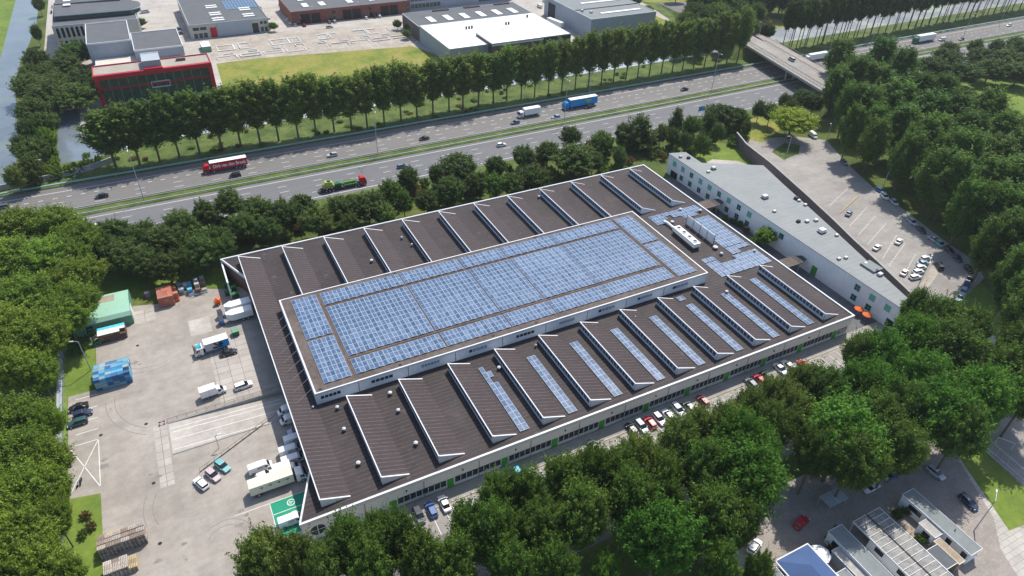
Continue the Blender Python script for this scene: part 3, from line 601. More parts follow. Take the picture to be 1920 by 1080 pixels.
seg = [(20.9, 41.0), (41.4, 57.0), (57.3, 68.8), (69.1, 84.0), (84.3, 103.4)]
for i, (a, b) in enumerate(seg): array('%s solar array in the near edge strip of the raised roof' % nm[i], a, b, 106.0, 110.8, zb, ny=3)
array('blue solar array at the eastern end of the raised roof, farther half', 104.7, 110.4, 122.2, 135.9, zb, nx=6, ny=8)
array('blue solar array at the eastern end of the raised roof, nearer half', 104.7, 110.4, 105.8, 121.3, zb, nx=6, ny=9)
array('notched solar array near the far corner of the low east roof', 118.0, 135.6, 131.9, 136.8, ZR, skip=lambda i, j, nx, ny: (j == 0 and (4 <= i <= 9 or i > 14)) or (j == 1 and 5 <= i <= 6), ny=3)
array('large solar array along the eastern parapet behind the white screen', 127.8, 135.2, 114.6, 130.3, ZR, nx=7, ny=9)
array('short solar array near the eastern parapet below the largest one', 127.9, 135.6, 111.0, 114.3, ZR, nx=8, ny=2, skip=lambda i, j, nx, ny: j == 0 and i > 2)
array('L-shaped solar array beside the near corner of the low east roof', 117.9, 135.2, 103.9, 110.5, ZR, nx=17, ny=4, skip=lambda i, j, nx, ny: (j == 3 and 4 <= i <= 8))
array('tiny solar array by the near corner of the raised block', 101.2, 103.2, 100.2, 101.8, ZR + .0, mode='f', nx=2, ny=1)
array('small two panel wide solar array beside the chiller roof corner', 118.0, 122.0, 110.8, 112.5, ZR, nx=4, ny=1)
for i, k in enumerate(range(3, 12)):
    if k == 11: continue
    x = 6.3 + 11.12 * k + 6.1
    yt = {3: 99.6, 10: 99.9}.get(k, 98.2); 
    array('narrow solar strip between the sawtooth skylights, %s from the west' % ordw(i + 1), x, x + 2.1, 79.7, yt, ZR, mode='f', nx=2, ny=11, skip=(lambda i, j, nx, ny: i == 1 and j in (8, 10)) if k == 3 else None)
# ================================================================ WHITE OFFICE
OF = empty('office_building', (148, 120, 0), 0, 'long white office block with green framed windows and pale grey roof', 'office building')
foot = [(148, 73), (152.2, 73), (156.2, 88.3), (161.3, 107), (168.1, 133.5), (171.6, 146.2), (153.6, 156), (153.8, 164.8), (148, 166.4)]
fl = [(a - 148, b - 120) for a, b in foot]
mb = MB(); mb.prism(fl, 0, 7.0, 'white_render'); mb.build('wall', OF)
mb = MB(); cx = 157 - 148; cy = 0
mb.prism([(a - .12 if a < 1 else a + .05, b + (.15 if b > 0 else -.15)) for a, b in fl], 7.0, 7.32, 'white_trim', 'grey_roof'); mb.build('roof', OF)
for i, y in enumerate([162.8, 158.3, 153.8, 149.2, 144.7, 140.1, 135.6, 131.0, 126.4, 113.1, 85.9, 81.2, 76.5]):
    for zc in (5.0, 1.85):
        if zc < 3 and i in (0, 9, 12): continue
        if zc < 3 and i in (5,): continue
        mb = MB(); yc = y - 120; h = .85
        for a in ((-.08, 0, yc - h, yc - h + .12, zc - .9, zc + .9), (-.08, 0, yc + h - .12, yc + h, zc - .9, zc + .9), (-.08, 0, yc - .05, yc + .05, zc - .9, zc + .9), (-.08, 0, yc - h + .12, yc + h - .12, zc + .78, zc + .9), (-.08, 0, yc - h + .12, yc + h - .12, zc - .9, zc - .78), (-.07, 0, yc - h + .12, yc + h - .12, zc - .05, zc + .05)): mb.box(*a, 'green_frame')
        wn = mb.build('window', OF)
        lit = (i * 7 + int(zc)) % 3 == 0
        mb = MB(); mb.box(-.03, .0, yc - h + .1, yc + h - .1, zc - .82, zc + .82, 'green_frame' if (zc > 3 and i in (0, 1, 3, 4, 6, 8, 11, 12)) else 'window_glass'); mb.build('pane', wn)
        wn.children
mb = MB(); mb.box(-.06, 0, -21.4, -19.6, .1, 3.0, 'green_paint'); mb.build('door', OF)
mb = MB(); mb.box(-.05, 0, -46.6, -44.4, 0, 2.6, 'black'); mb.build('entrance', OF)
mb = MB(); mb.box(-.05, 0, 40.5, 44, 0, 2.3, 'black'); mb.build('entrance', OF)
# roof units on the office
for (px, py, s_, mt) in ((1276, 294, .5, 'lorry_grey'), (1291, 296, .6, 'dark_grey'), (1328, 322, .5, 'canvas'), (1338, 316, .8, 'galvanised'), (1434, 370, 1.0, 'galvanised'), (1452, 396, .5, 'canvas'), (1497, 415, .6, 'dark_grey'), (1513, 415, .6, 'canvas'), (1530, 413, .6, 'canvas'), (1541, 434, 1.1, 'canvas'), (1493, 372, .7, 'dark_grey'), (1498, 376, .5, 'canvas'), (1510, 384, .5, 'canvas'), (1573, 485, .5, 'canvas'), (1586, 483, .5, 'canvas'), (1569, 441, .5, 'canvas'), (1623, 494, .5, 'canvas'), (1650, 515, .7, 'canvas'), (1644, 508, .5, 'dark_grey')):
    p = P(px, py, 7.6) - Vector((148, 120, 0)); mb = MB(); mb.box(p.x - s_, p.x + s_, p.y - s_ * .8, p.y + s_ * .8, 7.31, 7.5, 'dark_grey'); mb.box(p.x - s_ * .8, p.x + s_ * .8, p.y - s_ * .65, p.y + s_ * .65, 7.5, 7.5 + s_ * .9, mt); mb.build('roof_vent', OF)
mb = MB(); p = P(1634, 500, 7.6) - Vector((148, 120, 0)); mb.box(p.x - 1.8, p.x + 1.8, p.y - 2.2, p.y + 2.2, 7.31, 7.9, 'bitumen_green'); mb.build('roof_hatch', OF)
# link canopies
for lab, y0, y1 in (('farther brown canopy linking the warehouse to the white office', 136.3, 140.6), ('nearer brown canopy linking the warehouse to the white office', 101.8, 105.6)):
    cn = empty('link_canopy', (137.2, (y0 + y1) / 2, 0), 0, lab, 'canopy', 'canopies between the buildings'); hh = (y1 - y0) / 2
    mb = MB(); mb.prism([(0, -hh), (8, -hh), (10.6, -hh * .5), (10.6, hh * .5), (8, hh), (0, hh)], 3.3, 3.6, 'dark_grey', 'roof_felt'); mb.poly([(7.2, -hh, 3.62), (10.6, -hh * .5, 3.62), (10.6, hh * .5, 3.62), (7.2, hh, 3.62)], 'dark_grey'); mb.build('roof', cn)
    for sx in (2.5, 7.5):
        for s_ in (-1, 1):
            mb = MB(); mb.box(sx - .08, sx + .08, s_ * (hh - .3) - .08, s_ * (hh - .3) + .08, 0, 3.3, 'galvanised'); mb.build('post', cn)
# dark screening wall behind the office
DW = empty('screen_wall', (157.66, 72.07, 0), 0, 'tall dark panelled wall along the edge of the staff car park', 'wall')
pts = [(0.0, 0.0), (0.69, 2.07), (6.05, 19.99), (9.06, 31.05), (12.73, 42.71), (16.23, 55.04), (19.34, 66.9), (22.36, 78.67), (25.09, 93.63), (28.88, 102.97)]; mb = MB()
for a, b in zip(pts, pts[1:]):
    d = Vector((b[0] - a[0], b[1] - a[1])).normalized() * .18; mb.prism([(a[0] + d.y, a[1] - d.x), (b[0] + d.y, b[1] - d.x), (b[0] - d.y, b[1] + d.x), (a[0] - d.y, a[1] + d.x)], 0, 4.6, 'dark_panel')
mb.build('wall', DW); mb = MB()
for a, b in zip(pts, pts[1:]):
    d = Vector((b[0] - a[0], b[1] - a[1])).normalized() * .28; mb.prism([(a[0] + d.y, a[1] - d.x), (b[0] + d.y, b[1] - d.x), (b[0] - d.y, b[1] + d.x), (a[0] - d.y, a[1] + d.x)], 4.6, 4.72, 'concrete_wall')
mb.build('coping', DW)
# orange parasols near office
for lab, px, py in (('orange parasol by the office wall, farther of two', 1612, 577), ('orange parasol by the office wall, nearer of two', 1627, 588)):
    p = P(px, py, 2.2); pr = empty('parasol', (p.x, p.y, 0), 0, lab, 'parasol', 'orange parasols'); mb = MB(); mb.tube((0, 0, 0), (0, 0, 2.1), .04, .04, 'galvanised', 6); mb.build('pole', pr); mb = MB(); mb.tube((0, 0, 1.9), (0, 0, 2.5), 1.25, .05, 'orange', 8); mb.build('canopy', pr)
# ================================================================ BRIDGE
BR = empty('road_bridge', (262, 219, 0), 0, 'concrete road bridge crossing above the highway with black railings', 'bridge')
ax = Vector((.205, .979)).normalized(); nx_ = Vector((ax.y, -ax.x))
def bp(s_, n_): v = ax * s_ + nx_ * n_; return (v.x, v.y)
mb = MB(); mb.prism([bp(-34, -9), bp(34, -9), bp(34, 9), bp(-34, 9)], 5.0, 6.0, 'bridge_concrete'); mb.build('deck', BR)
mb = MB(); mb.prism([bp(-60, -5.2), bp(60, -5.2), bp(60, 2.2), bp(-60, 2.2)], 6.0, 6.03, 'bridge_concrete', 'parking_asphalt'); mb.build('carriageway', BR)
mb = MB(); mb.prism([bp(-60, 3.6), bp(60, 3.6), bp(60, 8.0), bp(-60, 8.0)], 6.0, 6.03, 'bridge_concrete', 'paving'); mb.build('cycleway', BR)
for n_ in (-8.8, -6.0, 2.9, 8.8):
    mb = MB(); mb.prism([bp(-34, n_ - .08), bp(34, n_ - .08), bp(34, n_ + .08), bp(-34, n_ + .08)], 6.9, 7.02, 'rail')
    for q in range(-34, 34, 1): mb.prism([bp(q, n_ - .05), bp(q + .12, n_ - .05), bp(q + .12, n_ + .05), bp(q, n_ + .05)], 6.0, 6.9, 'rail')
    mb.build('railing', BR)
for s_ in (-1.5,):
    for n_ in (-6.5, -2.2, 2.2, 6.5):
        mb = MB(); v = bp(s_, n_); mb.tube((*v, 0), (*v, 5.0), .5, .5, 'bridge_concrete', 10); mb.build('pillar', BR)
# embankments (terrain)
mb = MB()
for s_ in (1, -1):
    a, b, c, d = bp(s_ * 34, -9.5), bp(s_ * 34, 9.5), bp(s_ * 130, 9.5), bp(s_ * 130, -9.5)
    e, f, g, h = bp(s_ * 27, -18), bp(s_ * 27, 18), bp(s_ * 135, 18), bp(s_ * 135, -18)
    o3 = lambda v, z: (v[0] + 262, v[1] + 219, z)
    mb.poly([o3(a, 5.95), o3(b, 5.95), o3(c, .3), o3(d, .3)], 'asphalt'); mb.poly([o3(e, 0), o3(a, 5.95), o3(d, .3), o3(h, 0)], 'wildgrass'); mb.poly([o3(f, 0), o3(b, 5.95), o3(c, .3), o3(g, 0)], 'wildgrass'); mb.poly([o3(e, 0), o3(f, 0), o3(b, 5.95), o3(a, 5.95)], 'grass')
tag(mb.build('embankment'), kind='structure')
# ================================================================ INDUSTRIAL BUILDINGS
def building(name, label, cat, x0, x1, y0, y1, h, wall, roof, trim='galvanised', par=.3):
    r = empty(name, ((x0 + x1) / 2, (y0 + y1) / 2, 0), 0, label, cat); a, b = (x1 - x0) / 2, (y1 - y0) / 2
    mb = MB(); mb.box(-a, a, -b, b, 0, h - .3, wall); mb.build('wall', r)
    mb = MB(); mb.box(-a + .2, a - .2, -b + .2, b - .2, h - .3, h - .02, roof); mb.build('roof', r)
    mb = MB()
    for q in ((-a - .04, a + .04, -b - .04, -b + .25), (-a - .04, a + .04, b - .25, b + .04), (-a - .04, -a + .25, -b + .25, b - .25), (a - .25, a + .04, -b + .25, b - .25)): mb.box(*q, h - .32, h + par, trim)
    mb.build('parapet', r); return r
def wins(r, n, xa, xb, y, z0, z1, mat='window_glass', gap=.25, name='window', side='S', frame=None):
    st = (xb - xa) / n
    for j in range(n):
        mb = MB(); a, b = xa + j * st + gap, xa + (j + 1) * st - gap
        if side == 'S': mb.box(a, b, y - .06, y + .02, z0, z1, mat)
        elif side == 'W': mb.box(y - .06, y + .02, a, b, z0, z1, mat)
        mb.build(name, r)
def sky(r, rects, h, mat='canvas'):
    for (a, b, c, d) in rects:
        mb = MB(); mb.box(a, b, c, d, h, h + .35, mat); mb.build('skylight', r)
# red framed office
r = building('red_framed_office', 'glass fronted office with a thick red frame around its facade', 'office building', -23, 19.6, 301.2, 312.4, 12, 'grey_metal', 'gravel_roof', 'red_paint', .45)
a, b = 21.3, 5.6
mb = MB(); mb.box(-a, a, -b - 1.2, -b - .05, 10.7, 12.4, 'red_paint'); mb.box(-a, -a + 1.5, -b - 1.2, -b - .05, 0, 10.7, 'red_paint'); mb.box(a - 1.5, a, -b - 1.2, -b - .05, 0, 10.7, 'red_paint'); mb.box(-a + 1.5, a - 1.5, -b - .7, -b - .05, 6.6, 7.1, 'red_paint'); mb.box(-3.4, 3.4, -b - 1.3, -b + .6, 12.4, 13.0, 'red_paint'); mb.build('facade_frame', r)
wins(r, 12, -a + 1.5, a - 1.5, -b, 7.2, 10.6, 'facade_glass', .08); wins(r, 12, -a + 1.5, a - 1.5, -b, .6, 6.5, 'facade_glass', .08)
mb = MB(); mb.box(-2.2, 4.6, -b - 1.0, -b - .1, 5.2, 5.4, 'white_trim'); mb.box(-2.2, 4.6, -b - 1.0, -b - .1, 7.4, 7.55, 'white_trim'); mb.box(-2.2, -2.0, -b - 1.0, -b - .1, 5.4, 7.4, 'white_trim'); mb.box(4.4, 4.6, -b - 1.0, -b - .1, 5.4, 7.4, 'white_trim'); mb.build('balcony', r)
mb = MB(); mb.box(-3.4, 3.2, -b + .8, b - .5, 12.0, 15.2, 'grey_metal', 'galvanised'); mb.box(-3.5, 3.3, -b + .7, -b + 1.0, 15.2, 15.45, 'white_trim'); mb.box(-3.5, 3.3, b - .7, b - .4, 15.2, 15.45, 'white_trim'); mb.build('lift_housing', r)
mb = MB(); mb.box(9, 12.5, 1, 2.6, 12, 13, 'dark_brick'); mb.build('roof_vent', r)
r = building('storage_hall', 'pale grey windowless hall behind the red framed office, left and taller of two', 'hall', -23.6, -7.2, 329, 358.5, 16, 'grey_metal', 'bitumen', 'white_trim')
r = building('storage_hall', 'pale grey windowless hall behind the red framed office, right and lower of two', 'hall', -7.0, 11.6, 320.5, 345.5, 14, 'grey_metal', 'bitumen', 'white_trim')
r = building('terrace_block', 'low block with pale terraces between the red framed office and the grey halls', 'building', -22.5, 12, 312.8, 320.2, 10, 'grey_metal', 'pale_terrace', 'white_trim', .2)
mb = MB(); mb.box(-17, -1.5, 3.8, 12.2, 9.7, 10, 'pale_terrace'); mb.box(-17, -1.2, 3.9, 12.3, 0, 9.69, 'grey_metal'); mb.build('terrace', r)
# office with stone fins
r = building('stone_office', 'office block with pale vertical stone fins and a curved dark roof', 'office building', -37.5, -3, 371, 412, 13, 'pale_stone', 'bitumen', 'galvanised')
wins(r, 7, -16.5, -3, -20.5, 8.0, 12.2, 'window_glass', .45); wins(r, 7, -16.5, -3, -20.5, 2.0, 6.6, 'window_glass', .45)
mb = MB()
for j in range(8): mb.box(-16.7 + j * 1.93, -16.3 + j * 1.93, -21.1, -20.55, .5, 12.6, 'pale_stone')
mb.build('fin', r)
mb = MB()
for j in range(9): mb.box(17.3, 17.8, -19 + j * 2.6, -18.4 + j * 2.6, .5, 12.6, 'white_trim')
mb.build('fin', r)
mb = MB(); pts = [(-15.5, -12)] + [(14 + 6 * math.sin(rad(t)), -5.5 - 7 * math.cos(rad(t)) + (2 if t > 90 else 0)) for t in range(0, 181, 15)] + [(-15.5, 6)]
mb.prism(pts, 13.35, 15.2, 'facade_glass', 'bitumen'); mb.prism([(p[0] * 1.02, p[1] * 1.03) for p in pts], 15.2, 15.6, 'white_trim', 'bitumen'); mb.build('curved_roof', r)
mb = MB(); mb.box(-15.5, 12, 6.3, 20, 13.35, 16, 'bitumen'); mb.build('roof_storey', r)
sky(r, [(-12, -9, 9, 12), (-12, -9, 14, 17), (2, 6, 12, 15), (-12, -9, 1, 4)], 16.01)
# hall with blue front
r = building('workshop_hall', 'grey workshop hall with a pale blue metal front and rows of rooflights', 'hall', 18.3, 55.6, 375, 430, 6.6, 'pale_stone', 'bitumen', 'galvanised')
mb = MB(); mb.box(-6, 9.5, -28, -27.52, .3, 6.2, 'grey_blue_metal'); mb.build('blue_front', r)
wins(r, 1, 10.4, 13.6, -27.5, .1, 4.8, 'dark_grey', .1, 'loading_door'); wins(r, 1, -9.6, -6.4, -27.5, .1, 4.8, 'red_paint', .1, 'loading_door')
wins(r, 2, -17.5, -10.8, -27.5, 4.0, 5.4); wins(r, 2, 14.2, 18, -27.5, 4.0, 5.4); wins(r, 3, -17.5, -10.8, -27.5, .4, 2.6); wins(r, 2, 14.2, 18, -27.5, .4, 2.6)
sky(r, [(-7, -1.5, -24 + q, -22.4 + q) for q in (0, 3.6, 10, 13.6, 24, 27.6)] + [(8, 13.5, -22 + q, -20.4 + q) for q in (0, 3.6, 12, 15.6)], 6.59)
mb = MB()
for q in range(10): mb.box(2 + q * 1.6, 3.4 + q * 1.6, -6, 12, 6.6, 6.75, 'solar_cells')
mb.build('solar_panel_row', r)
# brick row
r = building('brick_workshop', 'long red brick workshop row with dark recessed loading bays', 'workshops', 68.3, 132.8, 381, 412, 6.6, 'brick_red', 'bitumen', 'brick_red', .15)
for c in (-21.5, .5, 21.5): wins(r, 2, c - 6, c + 4.5, -15.5, .1, 5.2, 'black', .3, 'loading_door')
for c in (-28.5, -11.5, -8.2, 8.4, 11.6, 30): 
    wins(r, 2, c - 2.4, c + 2.4, -15.5, 3.9, 5.3, 'facade_glass', .45); wins(r, 2, c - 2.4, c + 2.4, -15.5, .5, 2.6, 'facade_glass', .45)
sky(r, [(q, q + 3, -9, -2) for q in (-24, -15, 0, 12, 22)] + [(q, q + 3, 4, 10) for q in (-24, -12, 0, 12)], 6.59)
# white office in the back
r = building('glazed_office', 'pale office block with glass corners at the back of the industrial estate', 'office building', 135, 200, 386, 412, 12, 'grey_blue_metal', 'bitumen', 'white_trim')
for z0 in (1, 4.6, 8.2): wins(r, 8, -32, -14, -13, z0, z0 + 2.2, 'facade_glass', .15); wins(r, 8, 10, 30, -13, z0, z0 + 2.2, 'facade_glass', .15)
# dark roofed hall + white roofed hall
r = building('brick_hall', 'dark roofed brick hall with long white rooflights joining the white roofed hall', 'hall', 120, 184.5, 331.5, 356, 7.4, 'dark_brick', 'bitumen', 'galvanised', .1)
sky(r, [(-24 + q * 9.3, -20.8 + q * 9.3, -8, 1) for q in range(6)], 7.4, 'canvas')
for q in (-16, 2, 20):
    mb = MB(); mb.box(q, q + 9, 9.5, 11.5, 7.4, 7.9, 'brick_red', 'black'); mb.build('roof_recess', r)
r = building('white_roofed_hall', 'large grey hall with a bright white flat roof beside the poplars', 'hall', 120, 184, 292.5, 331, 8, 'grey_metal', 'white_roof', 'galvanised', .12)
mb = MB()
for x in (-20, -8, 4, 16): mb.box(x, x + .5, -17, 17, 7.99, 8.06, 'galvanised')
mb.build('roof_seam', r)
for (x, y) in ((-12.5, 6), (-11, 6), (-9.5, 6), (9, 5.5), (10.5, 5.5), (25, 13)):
    mb = MB(); mb.box(x - .35, x + .35, y - .35, y + .35, 8.0, 9.3, 'dark_grey'); mb.build('roof_vent', r)
mb = MB(); mb.box(12.5, 32.06, -19.5, -19.28, 1, 7.6, 'dark_grey'); mb.build('dark_front', r)
def text(s, size, depth, mat, parent, loc, rot, name='lettering', sx=1.0, bold=0.0):
    cu = bpy.data.curves.new('lettering', 'FONT'); cu.body = s; cu.size = size; cu.extrude = depth; cu.align_x = 'CENTER'; cu.align_y = 'CENTER'; cu.offset = bold; cu.resolution_u = 3
    t = bpy.data.objects.new('lettering', cu); C.objects.link(t); bpy.context.view_layer.update()
    me = bpy.data.meshes.new_from_object(t.evaluated_get(bpy.context.evaluated_depsgraph_get())); bpy.data.objects.remove(t)
    me.materials.clear(); me.materials.append(M[mat]); o = bpy.data.objects.new(name, me); C.objects.link(o); o.parent = parent; o.location = loc; o.rotation_euler = rot; o.scale = (sx, 1, 1); return o
text('JANSEN', 1.9, .04, 'white_trim', r, (24, -19.62, 5.2), (rad(90), 0, 0), bold=.04)
r = building('brick_annex', 'narrow dark brick annex with a white roof in front of the white roofed hall', 'annex', 139.6, 166.4, 288.5, 306.5, 9.3, 'dark_brick', 'white_roof', 'galvanised', .15)
wins(r, 6, -8.5, 8.5, -13.4, 4.5, 8, 'window_glass', .5, side='W')
mb = MB(); mb.box(-13.5, 13.5, -9.15, -9.05, 8.2, 8.9, 'white_trim'); mb.build('fascia', r)
r = building('grey_hall', 'tall grey blue metal hall with two long rooflights near the flyover', 'hall', 202.5, 243, 303, 352, 10, 'grey_blue_metal', 'bitumen_green', 'galvanised', .2)
sky(r, [(-10, 15, -18, -16), (-10, 15, 2, 4)], 9.99, 'canvas'); mb = MB(); mb.box(-20, 20, -7.5, -7.1, 9.98, 10.3, 'dark_grey'); mb.build('roof_step', r)
wins(r, 1, 12, 20, -20.3, .2, 8, 'dark_grey', .2, 'loading_door', side='W')
for (x, y) in ((-14, -14), (-17, -10)):
    mb = MB(); mb.box(x - .6, x + .6, y - .6, y + .6, 9.98, 11, 'galvanised'); mb.build('roof_vent', r)
# green site cabin
for lab, x, c in (('green site cabin at the corner of the demolition ground', 22.8, 'machine_green'),):
    p = P(387, 93, 0); cb = empty('site_cabin', (p.x, p.y, 0), 0, lab, 'cabin'); mb = MB(); mb.box(-2, 2, -4, 4, 0, 2.6, 'green_metal', 'canvas'); mb.build('wall', cb); mb = MB(); mb.box(-2.05, -2, -1, 0, .1, 2.1, 'dark_grey'); mb.build('door', cb)
# jetty
mb = MB(); mb.box(-31, -24.5, 274, 303, -.2, .35, 'wood_grey'); mb.box(-26, -21, 266.8, 269.6, -.2, .4, 'line_paint'); tag(mb.build('jetty'), 'grey timber jetty reaching into the pond below the red framed office', 'jetty')
# ================================================================ VEHICLES
def wheels(r, xs, w, rr=.33, wd=.22):
    for x in xs:
        for s_ in (-1, 1):
            mb = MB(); mb.tube((x, s_ * (w - wd), rr), (x, s_ * w, rr), rr, rr, 'rubber', 12); wh = mb.build('wheel', r)
            mb = MB(); mb.tube((x, s_ * w, rr), (x, s_ * (w + .012), rr), rr * .6, rr * .5, 'silver', 10); mb.build('rim', wh)
def lights(r, xf, xr, w, zf, zr):
    for s_ in (-1, 1):
        mb = MB(); mb.box(xf - .06, xf + .03, s_ * w - .17, s_ * w + .17, zf - .08, zf + .08, 'headlamp'); mb.build('headlight', r)
        mb = MB(); mb.box(xr - .03, xr + .06, s_ * w - .13, s_ * w + .13, zr - .1, zr + .1, 'taillamp'); mb.build('taillight', r)
def mirrors(r, x, w, z):
    for s_ in (-1, 1):
        mb = MB(); mb.box(x - .08, x + .08, s_ * w - .1, s_ * w + .1, z - .07, z + .07, 'car_paint'); mb.build('mirror', r)
PR = {}
def proto_car(kind):
    r = empty('parked_car')
    G = {'hatch': [(-1.78, .62, .84, .9, .6), (-1.5, .7, .82, 1.34, .56), (.1, .72, .82, 1.4, .58), (.95, .74, .78, .86, .66)],
         'sedan': [(-1.55, .66, .84, .88, .6), (-.85, .7, .82, 1.34, .56), (.1, .72, .82, 1.36, .58), (.98, .74, .78, .84, .66)],
         'estate': [(-2.05, .64, .86, .92, .6), (-1.8, .72, .84, 1.36, .58), (.15, .74, .84, 1.42, .6), (1.0, .76, .8, .88, .68)],
         'mpv': [(-2.08, .68, .9, 1.0, .66), (-1.95, .76, .88, 1.62, .62), (.5, .78, .88, 1.64, .62), (1.35, .78, .84, .92, .7)]}[kind]
    Lr = {'hatch': -1.95, 'sedan': -2.15, 'estate': -2.18, 'mpv': -2.15}[kind]; tr = {'sedan': .84}.get(kind, .86)
    mb = MB(); mb.hull([(Lr, .68, .36, .72, .6), (Lr + .12, .82, .24, tr, .74), (-1.2, .86, .2, .9, .78), (0, .87, .18, .88, .79), (1.0, .86, .2, .86, .76), (1.65, .82, .22, .74, .7), (1.98, .66, .32, .6, .56)], 'car_paint')
    body = mb.build('body', r, smooth=False)
    mb = MB(); mb.hull(G, 'car_glass'); mb.build('windows', r)
    mb = MB(); q0, q1 = G[1], G[2]; z0, z1 = q0[3], q1[3]
    mb.hull([(q0[0] - .12, q0[4] + .0, z0 - .05, z0 + .0, q0[4] - .05), (q0[0] + .15, q0[4] + .04, z0 - .02, z0 + .05, q0[4] - .02), (q1[0] - .1, q1[4] + .04, z1 - .02, z1 + .05, q1[4] - .02), (q1[0] + .08, q1[4], z1 - .05, z1 + .005, q1[4] - .05)], 'car_paint'); mb.build('roof', body)
    mb = MB()
    for s_ in (-1, 1):
        xm = (q0[0] + q1[0]) / 2 + .1
        for x in ([xm] if kind != 'estate' and kind != 'mpv' else [xm + .25, xm - .6]): mb.poly([(x - .05, s_ * (q1[1] + .01), .84), (x + .05, s_ * (q1[1] + .01), .84), (x + .05, s_ * (q1[4] + .045), z1), (x - .05, s_ * (q1[4] + .045), z1)][::s_], 'car_paint')
    mb.build('pillar', body)
    wheels(r, (-1.3, 1.25), .86); lights(r, 1.86, Lr + .06, .6, .6, .68); mirrors(r, .8, .92, .9)
    mb = MB(); mb.box(Lr - .01, Lr + .03, -.26, .26, .42, .54, 'yellow_paint'); mb.build('number_plate', r)
    return r
def proto_van(boxy=False):
    r = empty('parked_van'); 
    if not boxy:
        mb = MB(); mb.hull([(-2.4, .84, .4, 1.85, .74), (-2.3, .92, .3, 1.95, .78), (1.05, .92, .3, 1.98, .76), (1.35, .91, .3, 1.75, .74), (1.95, .9, .3, 1.12, .76), (2.45, .74, .4, .82, .62)], 'car_paint'); body = mb.build('body', r)
    else:
        mb = MB(); mb.hull([(.7, .9, .35, 1.95, .74), (1.2, .9, .3, 1.95, .74), (1.55, .9, .3, 1.7, .74), (2.2, .88, .3, 1.1, .74), (2.75, .74, .4, .8, .62)], 'car_paint'); body = mb.build('body', r)
        mb = MB(); mb.box(-2.9, .68, -1.0, 1.0, .75, 2.75, 'lorry_white'); cg = mb.build('cargo_box', r)
        mb = MB(); mb.box(-2.8, .8, -.5, .5, .45, .74, 'black'); mb.build('chassis', r)
        mb = MB(); mb.box(-1.1, -1.06, -1.012, -1.0, .8, 2.7, 'galvanised'); mb.box(-2.9, .68, -1.012, -1.0, .76, .86, 'galvanised'); mb.build('seam', cg)
    mb = MB(); e = .5 if boxy else 0
    mb.poly([(1.37 + e * .4, -.66, 1.79 - .08), (1.97 + e * .5, -.72, 1.17), (1.97 + e * .5, .72, 1.17), (1.37 + e * .4, .66, 1.79 - .08)], 'car_glass')
    x = 1.4 + (.15 if boxy else 0)
    for s_ in (-1, 1):
        mb.poly([(x - .6, s_ * .93, 1.15), (x + .35, s_ * .93, 1.15), (x - .0, s_ * .86, 1.66), (x - .6, s_ * .86, 1.66)][::s_ * 1], 'car_glass')
        if not boxy: mb.poly([(-.6, s_ * .93, 1.15), (.55, s_ * .93, 1.15), (.55, s_ * .86, 1.62), (-.6, s_ * .86, 1.62)][::s_], 'car_glass')
    mb.build('windows', r)
    wheels(r, (-1.5, 1.65 + e * .4), .92, .36); lights(r, 2.4 + e * .6, -2.4 - (.5 if boxy else 0), .68, .75, 1.0); mirrors(r, 1.5 + e * .3, 1.02, 1.2)
    return r
def proto_pickup():
    r = empty('pickup_truck'); mb = MB(); mb.hull([(-2.35, .8, .4, .85), (-2.2, .88, .3, .92), (1.0, .88, .3, .92), (1.8, .84, .3, .85), (2.2, .7, .4, .7)], 'car_paint'); mb.build('body', r)
    mb = MB(); mb.box(-2.1, -.6, -.7, .7, .9, .94, 'black'); mb.build('load_bed', r); mb = MB(); mb.hull([(-.6, .72, .86, 1.4, .6), (.3, .74, .86, 1.5, .6), (1.05, .74, .84, .92, .66)], 'car_glass'); mb.build('windows', r)
    mb = MB(); mb.hull([(-.55, .6, 1.38, 1.46, .56), (.3, .62, 1.46, 1.55, .58)], 'car_paint'); mb.build('roof', r); wheels(r, (-1.4, 1.4), .9, .38); lights(r, 2.08, -2.3, .6, .7, .75); return r
for k in ('hatch', 'sedan', 'estate', 'mpv'): PR[k] = proto_car(k)
PR['van'] = proto_van(); PR['boxvan'] = proto_van(True); PR['pickup'] = proto_pickup()
def snap(o): return (o, [snap(c) for c in bpy.data.objects if c.parent == o])
SNAP = {k: snap(o) for k, o in PR.items()}
USED = set()
COL = dict(white=(.78, .78, .77), silver=(.46, .48, .50), grey=(.16, .17, .185), dark=(.045, .05, .06), black=(.018, .019, .022), blue=(.03, .10, .30), navy=(.02, .035, .09), red=(.50, .015, .025), dred=(.22, .02, .02), teal=(.03, .19, .18), cyan=(.08, .45, .55), paleteal=(.16, .42, .42), green=(.03, .20, .09), pink=(.50, .42, .42), bgrey=(.12, .18, .26), lblue=(.30, .42, .52), brown=(.14, .09, .06), dkteal=(.02, .075, .08))
WORD = dict(white='white', silver='silver', grey='grey', dark='dark grey', black='black', blue='blue', navy='navy blue', red='red', dred='dark red', teal='teal', cyan='bright cyan', paleteal='pale teal', green='green', pink='pinkish silver', bgrey='blue grey', lblue='light blue', brown='brown', dkteal='dark teal')
TYP = dict(hatch='hatchback', sedan='saloon car', estate='estate car', mpv='people carrier', van='van', boxvan='box van', pickup='pickup')
NM = dict(hatch='parked_car', sedan='parked_car', estate='parked_car', mpv='parked_car', van='van', boxvan='box_van', pickup='pickup_truck')
def copytree(sn, parent=None):
    c = sn[0].copy(); C.objects.link(c); c.parent = parent
    for ch in sn[1]: copytree(ch, c)
    return c
VEH = []
